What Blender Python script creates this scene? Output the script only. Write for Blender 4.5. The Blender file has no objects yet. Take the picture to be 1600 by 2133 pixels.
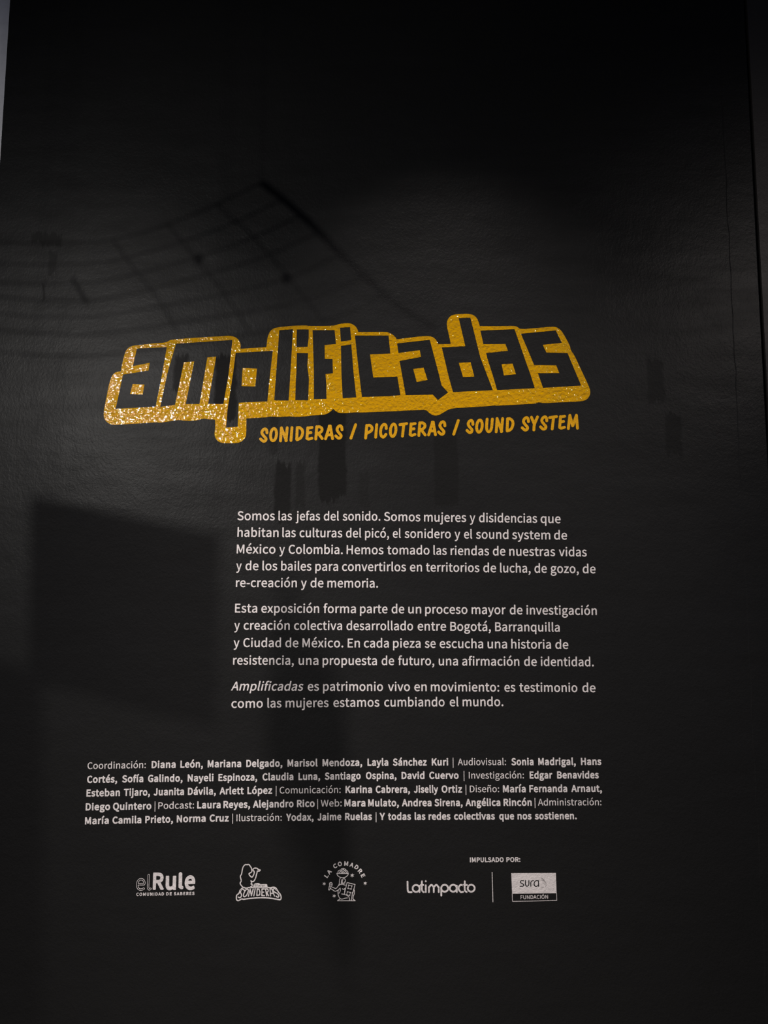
import bpy, math, random
from mathutils import Vector, Matrix

SC = bpy.context.scene
COL = SC.collection

# ------------------------------------------------------------------ camera
CAM_LOC = Vector((0.0, -1.85, 1.50))
PITCH, ROLL, FPX = math.radians(5.86), math.radians(-0.19), 1479.0
cam_data = bpy.data.cameras.new('camera')
cam_data.sensor_fit = 'HORIZONTAL'
cam_data.sensor_width = 36.0
cam_data.lens = 36.0 * FPX / 1600.0
cam_data.clip_start = 0.02
camera = bpy.data.objects.new('camera', cam_data)
COL.objects.link(camera)
CAM_ROT = Matrix.Rotation(math.radians(90) + PITCH, 3, 'X') @ Matrix.Rotation(-ROLL, 3, 'Z')
camera.matrix_world = Matrix.Translation(CAM_LOC) @ CAM_ROT.to_4x4()
SC.camera = camera


def wall_at(px, py):
    """point of the wall plane (x, z) seen at a pixel of the 1600x2133 photograph"""
    d = CAM_ROT @ Vector(((px - 800.0) / FPX, -(py - 1066.5) / FPX, -1.0))
    k = -CAM_LOC.y / d.y
    return (CAM_LOC.x + d.x * k, CAM_LOC.z + d.z * k)


# ------------------------------------------------------------------ world, lamps, exposure
SC.view_settings.view_transform = 'Standard'
SC.view_settings.look = 'None'
SC.view_settings.gamma = 1.0
SC.view_settings.use_curve_mapping = False
SC.view_settings.exposure = 0.0
world = bpy.data.worlds.new('world')
SC.world = world
world.use_nodes = True
world.node_tree.nodes['Background'].inputs[0].default_value = (0.55, 0.62, 0.9, 1)
world.node_tree.nodes['Background'].inputs[1].default_value = 0.08


def spot(name, loc, aim, power, cone, blend, radius, color):
    d = bpy.data.lights.new(name, 'SPOT')
    d.energy, d.spot_size, d.spot_blend, d.shadow_soft_size, d.color = power, math.radians(cone), blend, radius, color
    o = bpy.data.objects.new(name, d)
    COL.objects.link(o)
    o.location = loc
    o.rotation_euler = (Vector(aim) - Vector(loc)).to_track_quat('-Z', 'Y').to_euler()
    return o


LAMP_SIDE = Vector((-1.46, -2.20, 2.50))     # low lamp on the left whose gleam lies on the title
LAMP_LEFT = Vector((-1.10, -1.25, 4.40))     # two ceiling lamps washing the lettering
LAMP_RIGHT = Vector((0.20, -1.20, 4.40))
LAMP_FAR = Vector((2.02, -2.00, 3.05))        # weak lamp far to the right, catching the board joint
spot('side_lamp_light', LAMP_SIDE, (-0.45, 0, 1.68), 68.0, 84, 1.0, 0.010, (1.0, 0.965, 0.92))
spot('right_lamp_light', LAMP_RIGHT, (0.15, 0, -2.20), 640.0, 49, 1.0, 0.016, (1.0, 0.92, 0.885))
spot('left_lamp_light', LAMP_LEFT, (-0.42, 0, -2.20), 530.0, 49, 1.0, 0.03, (1.0, 0.93, 0.895))
spot('far_lamp_light', LAMP_FAR, (1.15, 0, 1.75), 26.0, 66, 1.0, 0.03, (1.0, 0.90, 0.84))
# ------------------------------------------------------------------ helpers


def link(o, parent=None):
    COL.objects.link(o)
    if parent:
        o.parent = parent
    return o


def mesh_obj(name, verts, faces, mat, parent=None, loc=(0, 0, 0)):
    me = bpy.data.meshes.new(name)
    me.from_pydata(verts, [], faces)
    me.update()
    if mat:
        me.materials.append(mat)
    o = bpy.data.objects.new(name, me)
    o.location = loc
    return link(o, parent)


def empty(name, loc=(0, 0, 0), parent=None):
    o = bpy.data.objects.new(name, None)
    o.empty_display_size = 0.05
    o.location = loc
    return link(o, parent)


def tag(o, label=None, cat=None, group=None, kind=None):
    for k, v in (('label', label), ('category', cat), ('group', group), ('kind', kind)):
        if v:
            o[k] = v
    return o


def box(name, x0, x1, y0, y1, z0, z1, mat, parent=None, bevel=0.0):
    v = [(x, y, z) for x in (x0, x1) for y in (y0, y1) for z in (z0, z1)]
    f = [(0, 1, 3, 2), (4, 6, 7, 5), (0, 4, 5, 1), (2, 3, 7, 6), (0, 2, 6, 4), (1, 5, 7, 3)]
    o = mesh_obj(name, v, f, mat, parent)
    if bevel:
        m = o.modifiers.new('bevel', 'BEVEL')
        m.width, m.segments = bevel, 2
    return o


def tube(name, pts, r, mat, parent=None, n=8, loc=(0, 0, 0)):
    """a round bar through the points"""
    v, f = [], []
    pts = [Vector(p) for p in pts]
    for i, p in enumerate(pts):
        d = (pts[min(i + 1, len(pts) - 1)] - pts[max(i - 1, 0)]).normalized()
        a = d.cross(Vector((0.13, 0.97, 0.21))).normalized()
        b = d.cross(a)
        rr = r[i] if isinstance(r, (list, tuple)) else r
        for k in range(n):
            t = 2 * math.pi * k / n
            v.append(tuple(p + a * math.cos(t) * rr + b * math.sin(t) * rr))
        if i:
            for k in range(n):
                f.append(((i - 1) * n + k, (i - 1) * n + (k + 1) % n, i * n + (k + 1) % n, i * n + k))
    f.append(tuple(range(n))[::-1])
    f.append(tuple(range((len(pts) - 1) * n, len(pts) * n)))
    return mesh_obj(name, v, f, mat, parent, loc)


# ------------------------------------------------------------------ materials


class Nodes:
    def __init__(self, name):
        self.mat = bpy.data.materials.new(name)
        self.mat.use_nodes = True
        self.t = self.mat.node_tree
        self.p = self.t.nodes['Principled BSDF']

    def new(self, kind, **kw):
        n = self.t.nodes.new(kind)
        for k, v in kw.items():
            setattr(n, k, v)
        return n

    def set(self, sock, v):
        if hasattr(v, 'is_output'):
            self.t.links.new(v, sock)
        else:
            sock.default_value = v

    def math(self, op, a, b=None, c=None, clamp=False):
        n = self.new('ShaderNodeMath', operation=op, use_clamp=clamp)
        for i, v in enumerate((a, b, c)):
            if v is not None:
                self.set(n.inputs[i], v)
        return n.outputs[0]

    def noise(self, vec, scale, detail=3.0, rough=0.55, dist=0.0):
        n = self.new('ShaderNodeTexNoise')
        self.set(n.inputs['Vector'], vec)
        n.inputs['Scale'].default_value = scale
        n.inputs['Detail'].default_value = detail
        n.inputs['Roughness'].default_value = rough
        n.inputs['Distortion'].default_value = dist
        return n.outputs['Fac']

    def ramp(self, fac, lo, hi):
        n = self.new('ShaderNodeMapRange', clamp=True)
        n.interpolation_type = 'SMOOTHSTEP'
        self.set(n.inputs['Value'], fac)
        self.set(n.inputs['From Min'], lo)
        self.set(n.inputs['From Max'], hi)
        return n.outputs[0]

    def mix(self, fac, a, b):
        n = self.new('ShaderNodeMix', data_type='RGBA')
        self.set(n.inputs[0], fac)
        self.set(n.inputs[6], a)
        self.set(n.inputs[7], b)
        return n.outputs[2]

    def scaled(self, vec, s):
        n = self.new('ShaderNodeMapping')
        self.set(n.inputs[0], vec)
        n.inputs['Scale'].default_value = s
        return n.outputs[0]

    def bump(self, height, dist, strength=1.0, prev=None):
        n = self.new('ShaderNodeBump')
        n.inputs['Strength'].default_value = strength
        n.inputs['Distance'].default_value = dist
        self.set(n.inputs['Height'], height)
        if prev is not None:
            self.set(n.inputs['Normal'], prev)
        return n.outputs[0]


def plaster_relief(N, pos, k=1.0):
    """orange peel of a rolled, trowelled wall; the vinyl on it takes the same relief"""
    big = N.noise(pos, 22.0, 2.0, 0.5)
    fine = N.noise(N.scaled(pos, (1.0, 1.0, 0.8)), 150.0, 2.0, 0.5, 0.3)
    peel = N.noise(pos, 300.0, 2.0, 0.5)
    nrm = N.bump(big, 0.0014 * k)
    nrm = N.bump(fine, 0.00075 * k, 1.0, nrm)
    return N.bump(peel, 0.00042 * k, 1.0, nrm)


# duller patches of the black, many of them fresher brush marks: (x0, x1, y0, y1 in the photograph, strength)
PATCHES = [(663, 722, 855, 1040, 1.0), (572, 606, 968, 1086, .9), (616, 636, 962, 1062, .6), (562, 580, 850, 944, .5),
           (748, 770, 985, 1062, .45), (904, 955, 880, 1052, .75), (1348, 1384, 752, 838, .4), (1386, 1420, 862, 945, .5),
           (362, 392, 742, 815, .6), (448, 492, 742, 872, .8), (66, 130, 484, 508, .6), (100, 118, 520, 570, .5), (89, 92, 588, 630, 1.0)]  # starts with the duller spots inside the title letters


def wall_paint(name, base, marks=True):
    N = Nodes(name)
    pos = N.new('ShaderNodeNewGeometry').outputs['Position']
    sep = N.new('ShaderNodeSeparateXYZ')
    N.set(sep.inputs[0], pos)
    cloud = N.noise(pos, 3.2, 4.0, 0.6)
    streak = N.noise(N.scaled(pos, (1.0, 1.0, 5.0)), 4.0, 4.0, 0.6)
    dull = N.math('MULTIPLY', N.math('SUBTRACT', cloud, 0.5), 0.5)
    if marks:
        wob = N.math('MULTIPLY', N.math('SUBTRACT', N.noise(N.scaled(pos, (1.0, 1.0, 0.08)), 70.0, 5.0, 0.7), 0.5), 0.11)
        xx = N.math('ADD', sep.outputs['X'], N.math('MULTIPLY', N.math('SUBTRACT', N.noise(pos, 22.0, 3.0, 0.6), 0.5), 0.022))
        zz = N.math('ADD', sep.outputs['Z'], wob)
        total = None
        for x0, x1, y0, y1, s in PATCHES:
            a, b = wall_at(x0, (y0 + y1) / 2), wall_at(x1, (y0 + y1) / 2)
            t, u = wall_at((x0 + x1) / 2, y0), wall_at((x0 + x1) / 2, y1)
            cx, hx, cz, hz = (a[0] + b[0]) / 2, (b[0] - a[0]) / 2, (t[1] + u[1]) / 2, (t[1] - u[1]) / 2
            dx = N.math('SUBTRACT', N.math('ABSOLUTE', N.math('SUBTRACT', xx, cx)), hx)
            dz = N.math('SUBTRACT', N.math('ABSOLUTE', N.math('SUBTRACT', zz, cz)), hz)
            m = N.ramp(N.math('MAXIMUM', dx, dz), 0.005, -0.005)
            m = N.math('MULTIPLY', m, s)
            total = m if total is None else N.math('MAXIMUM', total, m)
    else:
        total = 0.0
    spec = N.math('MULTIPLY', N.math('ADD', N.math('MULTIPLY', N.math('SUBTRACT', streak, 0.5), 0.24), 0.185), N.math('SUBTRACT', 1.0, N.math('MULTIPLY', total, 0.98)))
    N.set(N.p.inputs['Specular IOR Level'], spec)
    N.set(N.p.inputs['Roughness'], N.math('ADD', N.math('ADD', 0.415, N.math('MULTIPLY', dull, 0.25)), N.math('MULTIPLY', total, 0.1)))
    pits = N.ramp(N.noise(pos, 75.0, 5.0, 0.7), 0.70, 0.78)
    col = N.mix(pits, base, tuple(c * 0.35 for c in base[:3]) + (1,))
    N.set(N.p.inputs['Base Color'], col)
    N.set(N.p.inputs['Normal'], plaster_relief(N, pos, 0.7))
    return N.mat


def vinyl(name, base, rough, relief=1.0, spec=0.5, wear=None):
    N = Nodes(name)
    pos = N.new('ShaderNodeNewGeometry').outputs['Position']
    c = base
    if wear:
        c = N.mix(N.ramp(N.noise(pos, 90.0, 4.0, 0.6), 0.50, 0.85), base, wear)
    N.set(N.p.inputs['Base Color'], c)
    N.p.inputs['Roughness'].default_value = rough
    N.p.inputs['Specular IOR Level'].default_value = spec
    if relief > 1:      # glossy sheet drawn tight over the grain of the plaster
        nrm = N.bump(N.noise(pos, 24.0, 2.0, 0.5), 0.0020)
        nrm = N.bump(N.noise(pos, 118.0, 1.2, 0.5, 0.5), 0.00125 * relief, 1.0, nrm)
    else:
        nrm = plaster_relief(N, pos, relief)
    N.set(N.p.inputs['Normal'], nrm)
    return N.mat


def plain(name, base, rough=0.6, metal=0.0, speck=0.0):
    N = Nodes(name)
    pos = N.new('ShaderNodeTexCoord').outputs['Object']
    f = N.ramp(N.noise(pos, 40.0, 4.0), 0.35, 0.75)
    N.set(N.p.inputs['Base Color'], N.mix(f, base, tuple(x * (1 - speck) for x in base[:3]) + (1,)))
    N.p.inputs['Roughness'].default_value = rough
    N.p.inputs['Metallic'].default_value = metal
    return N.mat


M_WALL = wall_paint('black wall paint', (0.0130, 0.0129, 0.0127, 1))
M_SIDE = wall_paint('black side panel paint', (0.055, 0.050, 0.048, 1), False)
M_PALE = plain('pale wall paint', (0.88, 0.88, 0.92, 1), 0.8, 0, 0.08)
M_YELLOW = vinyl('yellow vinyl', (0.61, 0.31, 0.0, 1), 0.085, 2.0, 0.9)
M_YELLOW_SMALL = vinyl('yellow vinyl small', (0.68, 0.34, 0.006, 1), 0.34, 1.0, 0.3)
M_WHITE = vinyl('white vinyl', (0.73, 0.68, 0.665, 1), 0.5, 1.0, 0.15)
M_BLACK = plain('black metal', (0.02, 0.02, 0.02, 1), 0.5, 0.3, 0.2)
M_CLOTH = plain('black cloth', (0.015, 0.015, 0.017, 1), 0.95, 0, 0.3)
M_FLOOR = plain('dark floor', (0.05, 0.048, 0.045, 1), 0.6, 0, 0.3)
M_CEIL = plain('dark ceiling', (0.03, 0.03, 0.03, 1), 0.9, 0, 0.3)
M_GAP = plain('gap black', (0.003, 0.003, 0.003, 1), 0.9)
M_LENS = Nodes('lamp lens')
M_LENS.p.inputs['Emission Color'].default_value = (1, 0.93, 0.85, 1)
M_LENS.p.inputs['Emission Strength'].default_value = 4.0
M_LENS = M_LENS.mat

# ------------------------------------------------------------------ the setting
TOP = 4.60
XL = (wall_at(20.2, 0)[0] + wall_at(0.5, 320)[0]) / 2
XR = (wall_at(1550, 0)[0] + wall_at(1577, 548)[0] + wall_at(1592, 801)[0]) / 3
GAP = 0.0105
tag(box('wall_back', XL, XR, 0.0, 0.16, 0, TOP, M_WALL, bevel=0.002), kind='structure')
tag(box('wall_left', -3.2, XL - 0.0005, 0.022, 0.16, 0, TOP, M_PALE), kind='structure')
tag(box('wall_right', XR + GAP, 3.2, 0.003, 0.16, 0, TOP, M_SIDE), kind='structure')
tag(box('trim_1', XR - 0.001, XR + GAP + 0.001, 0.05, 0.15, 0, TOP, M_GAP), kind='structure')
# the strip of board along the gap stands a hair proud of the wall, its edge filled by hand
rnd = random.Random(4)
xs = wall_at(1505, 200)[0]
v, f = [], []
NS = 120
for i in range(NS + 1):
    z = TOP * i / NS
    w = rnd.uniform(-0.0022, 0.0022)
    v += [(xs + w - 0.004, 0.0003, z), (xs + w, -0.0005, z), (XR - 0.002, -0.0005, z), (XR - 0.002, 0.0003, z)]
    if i:
        a = 4 * (i - 1)
        for k in range(3):
            f.append((a + k, a + k + 1, a + 5 + k, a + 4 + k))
tag(mesh_obj('trim_2', v, f, M_WALL), kind='structure')
tag(box('floor', -3.2, 3.2, -4.6, 0.16, -0.1, 0.0, M_FLOOR), kind='structure')
tag(box('ceiling', -3.2, 3.2, -4.6, 0.16, TOP, TOP + 0.1, M_CEIL), kind='structure')

# ------------------------------------------------------------------ outlines of the lettering and emblems (x, y numbers)
GLYPHS = {}
GLYPHS[0] = {
58: (97, [[40,-5,31,0,25,8,24,26,28,35,34,41,43,44,55,44,64,38,69,32,72,20,70,11,65,2,58,-4,49,-6],[37,133,29,140,24,149,25,167,30,176,37,180,46,183,55,181,64,176,69,170,72,158,71,149,66,140,58,133,49,131]]),
65: (210, [[1,-2,-1,0,0,3,83,249,85,252,121,252,208,0,205,-2,172,-2,170,0,148,72,145,74,61,74,58,73,34,-1],[68,105,70,103,133,103,138,105,103,218]]),
67: (220, [[116,-5,98,-2,71,10,49,29,33,53,21,89,18,125,21,161,34,197,50,221,71,239,101,252,131,256,146,255,173,246,191,234,201,224,182,201,160,218,140,224,110,222,89,212,77,200,65,180,57,155,54,125,57,95,64,71,75,53,90,38,107,29,131,25,152,29,170,38,188,53,207,32,185,11,170,2,143,-5]]),
68: (237, [[34,-2,32,0,32,249,34,252,97,252,133,248,163,237,186,219,202,195,213,162,216,126,213,90,203,57,187,33,165,15,133,2,97,-2],[68,30,70,28,91,28,118,31,142,40,160,56,170,72,177,96,180,126,178,153,170,180,158,198,144,210,121,219,70,222,68,219]]),
70: (191, [[34,-2,32,0,32,249,34,252,178,252,180,249,180,225,178,221,70,221,68,219,69,141,160,141,163,138,163,114,160,110,70,110,68,108,68,0,64,-2]]),
73: (102, [[34,-2,32,0,32,249,34,252,64,252,68,249,68,0,64,-2]]),
78: (249, [[34,-2,32,0,32,12,32,249,34,252,64,252,69,249,160,93,181,52,183,57,180,108,180,249,181,252,211,252,214,249,214,0,211,-2,181,-2,177,0,87,156,64,200,66,0,64,-2]]),
80: (218, [[34,-2,32,0,32,249,34,252,130,250,154,245,172,236,188,222,198,201,201,177,198,153,189,132,175,117,154,105,133,100,68,96,68,0,64,-2],[68,129,70,127,121,128,139,133,151,140,160,150,164,162,166,177,164,192,159,204,149,213,136,218,121,221,69,222]]),
85: (248, [[105,-5,75,4,57,18,44,38,35,65,31,104,32,251,67,251,67,104,69,77,75,56,84,41,93,33,108,27,123,25,138,27,153,33,162,41,172,56,178,77,180,104,181,251,213,252,215,104,212,68,203,41,189,19,168,3,147,-4,123,-6]]),
87: (302, [[60,0,7,249,9,252,42,252,43,249,84,43,134,249,138,252,165,252,167,249,201,117,219,41,258,249,261,252,291,252,292,249,240,-1,201,-2,199,0,150,201,101,0,99,-2,63,-2]]),
97: (194, [[59,-5,44,1,35,7,25,20,20,32,18,47,21,68,30,83,47,97,71,107,98,114,129,119,131,122,131,131,124,149,116,156,107,160,95,162,74,159,41,143,38,143,26,167,47,179,71,188,101,192,122,189,139,182,152,170,160,155,165,137,167,2,164,-2,138,-1,134,18,116,6,95,-3,74,-6],[67,26,83,23,98,25,116,34,131,46,131,93,107,90,86,85,71,79,60,71,54,59,53,44,56,35]]),
98: (213, [[100,-5,82,2,61,15,57,-1,31,-2,29,2,29,269,31,273,61,273,65,272,64,169,88,184,106,190,121,192,142,189,160,180,175,166,187,146,193,125,195,95,192,65,184,41,172,23,154,6,133,-3,112,-6],[95,26,106,24,121,26,133,32,145,45,152,56,157,74,159,98,154,131,148,143,141,152,127,159,112,162,97,159,79,149,65,137,65,44,79,32]]),
99: (176, [[90,-5,81,-4,60,5,41,20,29,38,19,65,16,92,19,122,30,148,44,167,60,179,84,189,108,192,120,191,147,181,162,170,162,167,147,147,144,146,129,157,114,161,93,159,78,152,68,143,60,131,54,113,52,92,54,71,59,56,66,44,78,33,90,27,108,24,123,26,138,33,150,42,153,40,166,20,150,6,129,-3,105,-6]]),
100: (214, [[81,-5,72,-3,51,7,37,20,25,41,18,65,16,92,19,122,27,143,42,166,57,179,78,189,99,192,117,190,129,185,147,174,147,272,150,273,180,273,182,269,182,2,180,-2,153,-1,150,17,135,7,117,-2,96,-6],[89,26,102,24,117,27,132,35,147,50,147,143,132,154,111,161,90,159,76,152,67,143,60,131,54,113,52,92,54,74,58,56,64,44,72,35]]),
101: (191, [[93,-5,81,-3,62,5,42,20,27,41,20,62,16,92,19,122,28,146,42,165,60,180,78,188,102,192,123,189,141,181,158,167,168,150,174,131,176,101,174,84,51,83,53,68,59,53,69,39,81,30,96,24,117,23,135,27,156,37,168,17,168,12,139,-1,117,-6],[51,110,144,109,144,125,139,140,126,156,114,161,90,161,78,156,66,146,54,125]]),
103: (195, [[71,-86,53,-81,38,-74,26,-64,18,-49,16,-34,19,-19,29,-4,41,8,32,17,28,26,27,47,32,59,46,74,35,86,26,104,22,125,26,146,33,161,44,174,59,184,74,190,95,192,122,187,185,186,185,160,152,158,161,140,163,122,161,104,154,89,143,75,128,65,110,59,89,57,65,62,58,53,56,44,59,33,68,27,86,25,143,24,158,20,173,14,182,5,188,-7,189,-22,186,-40,177,-55,164,-67,143,-78,119,-85,92,-87],[90,-61,116,-60,140,-50,153,-34,155,-25,150,-13,143,-9,131,-5,62,-3,53,-13,48,-22,47,-31,48,-40,53,-48,62,-54,71,-58],[87,83,101,83,113,88,125,101,130,113,130,134,126,146,113,160,101,164,83,164,74,160,62,148,58,137,56,122,62,101,74,87]]),
105: (96, [[30,0,30,186,63,187,65,183,65,0,63,-2],[42,222,33,226,27,234,25,243,26,252,36,264,54,265,62,261,67,255,70,246,69,237,60,225,54,222]]),
108: (99, [[52,-5,37,5,30,26,29,269,31,273,61,273,65,272,65,32,67,25,80,23,84,-1,70,-6]]),
109: (318, [[31,-2,29,3,29,183,31,187,58,186,61,164,94,186,118,192,133,190,151,183,161,174,169,160,199,183,220,191,232,192,250,189,263,183,274,173,283,156,287,138,289,120,289,3,286,-2,256,-2,254,0,253,129,250,141,241,154,232,159,220,161,199,153,184,141,177,132,177,0,172,-2,142,-1,141,129,133,150,127,156,109,161,88,154,73,142,65,132,65,0,61,-2]]),
110: (210, [[31,-2,29,0,30,186,58,186,61,164,88,183,109,191,121,192,139,190,156,183,166,173,175,159,180,138,181,0,178,-2,148,-2,146,0,145,129,142,142,133,155,124,159,112,161,97,158,88,154,73,142,65,132,65,0,61,-2]]),
111: (209, [[90,-5,81,-3,60,6,42,20,28,41,20,62,16,95,20,125,28,146,42,165,60,180,78,188,105,192,126,189,144,181,165,165,179,146,188,122,191,92,187,62,179,41,165,20,147,5,126,-3,105,-6],[90,26,105,24,117,26,129,32,141,44,148,56,154,74,155,95,153,113,149,128,138,146,129,154,117,160,102,161,90,160,78,154,66,142,58,128,54,113,52,92,53,74,59,56,66,43,75,34]]),
114: (135, [[31,-2,29,0,30,186,58,186,61,159,82,180,94,188,115,192,133,188,134,183,127,157,109,160,94,156,79,144,65,120,65,0,61,-2]]),
115: (162, [[62,-5,32,5,10,20,10,23,23,41,26,44,44,32,62,24,80,22,92,23,101,26,111,35,115,44,114,56,110,62,101,70,50,93,29,109,21,125,19,137,21,152,26,164,35,174,50,185,65,190,83,192,107,189,128,181,144,170,129,149,125,149,98,162,74,162,65,159,57,152,53,143,54,134,59,125,65,120,119,97,140,80,147,65,149,50,147,35,141,23,131,11,118,2,98,-5,80,-6]]),
116: (131, [[72,-4,57,2,48,11,41,23,36,38,34,158,9,158,7,161,8,185,37,188,40,236,42,239,69,239,71,188,117,187,120,185,120,161,117,158,72,158,70,155,70,56,73,38,81,27,96,23,117,28,120,26,125,2,96,-6]]),
117: (209, [[71,-5,53,2,41,13,32,29,29,44,27,68,27,185,32,187,59,187,62,185,63,56,66,44,74,32,83,26,95,25,104,25,119,31,143,55,143,185,146,187,176,187,178,185,177,-1,149,-1,146,24,128,8,110,-2,86,-6]]),
118: (180, [[70,-2,3,186,39,186,88,33,91,35,141,186,175,186,110,0,106,-2]]),
124: (94, [[35,-97,33,-95,33,286,35,288,56,288,59,283,59,-95,56,-97]]),
211: (255, [[113,-5,95,-2,71,9,47,31,32,56,22,86,18,128,22,167,32,197,48,221,71,241,95,252,128,256,158,252,182,241,205,221,221,197,232,164,235,125,232,89,222,59,204,29,184,11,158,-2,128,-6],[124,26,149,29,164,38,179,53,190,74,196,95,199,125,196,155,190,179,179,198,164,213,146,222,128,225,104,221,89,213,74,198,63,179,57,158,54,128,57,95,63,74,74,53,89,37,107,28],[119,264,105,281,106,284,161,332,179,311,179,308,122,264]]),
241: (210, [[31,-2,29,0,30,186,58,186,61,164,88,183,109,191,121,192,139,190,156,183,166,173,175,159,180,138,181,0,178,-2,148,-2,146,0,145,129,142,142,133,155,124,159,112,161,97,158,88,154,73,142,65,132,65,0,61,-2],[136,219,127,220,118,225,94,246,85,250,79,248,74,243,67,220,46,221,45,225,49,249,54,261,61,269,73,275,85,276,99,273,130,248,142,245,150,252,156,273,178,273,180,270,178,256,169,233,154,221]]),
243: (209, [[90,-5,81,-3,60,6,42,20,28,41,20,62,16,95,20,125,28,146,42,165,60,180,78,188,105,192,126,189,144,181,165,165,179,146,188,122,191,92,187,62,179,41,165,20,147,5,126,-3,105,-6],[90,26,105,24,117,26,129,32,141,44,148,56,154,74,155,95,153,113,149,128,138,146,129,154,117,160,102,161,90,160,78,154,66,142,58,128,54,113,52,92,53,74,59,56,66,43,75,34],[96,217,80,233,80,236,134,299,138,298,159,278,159,276,100,218]]),
}
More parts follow.
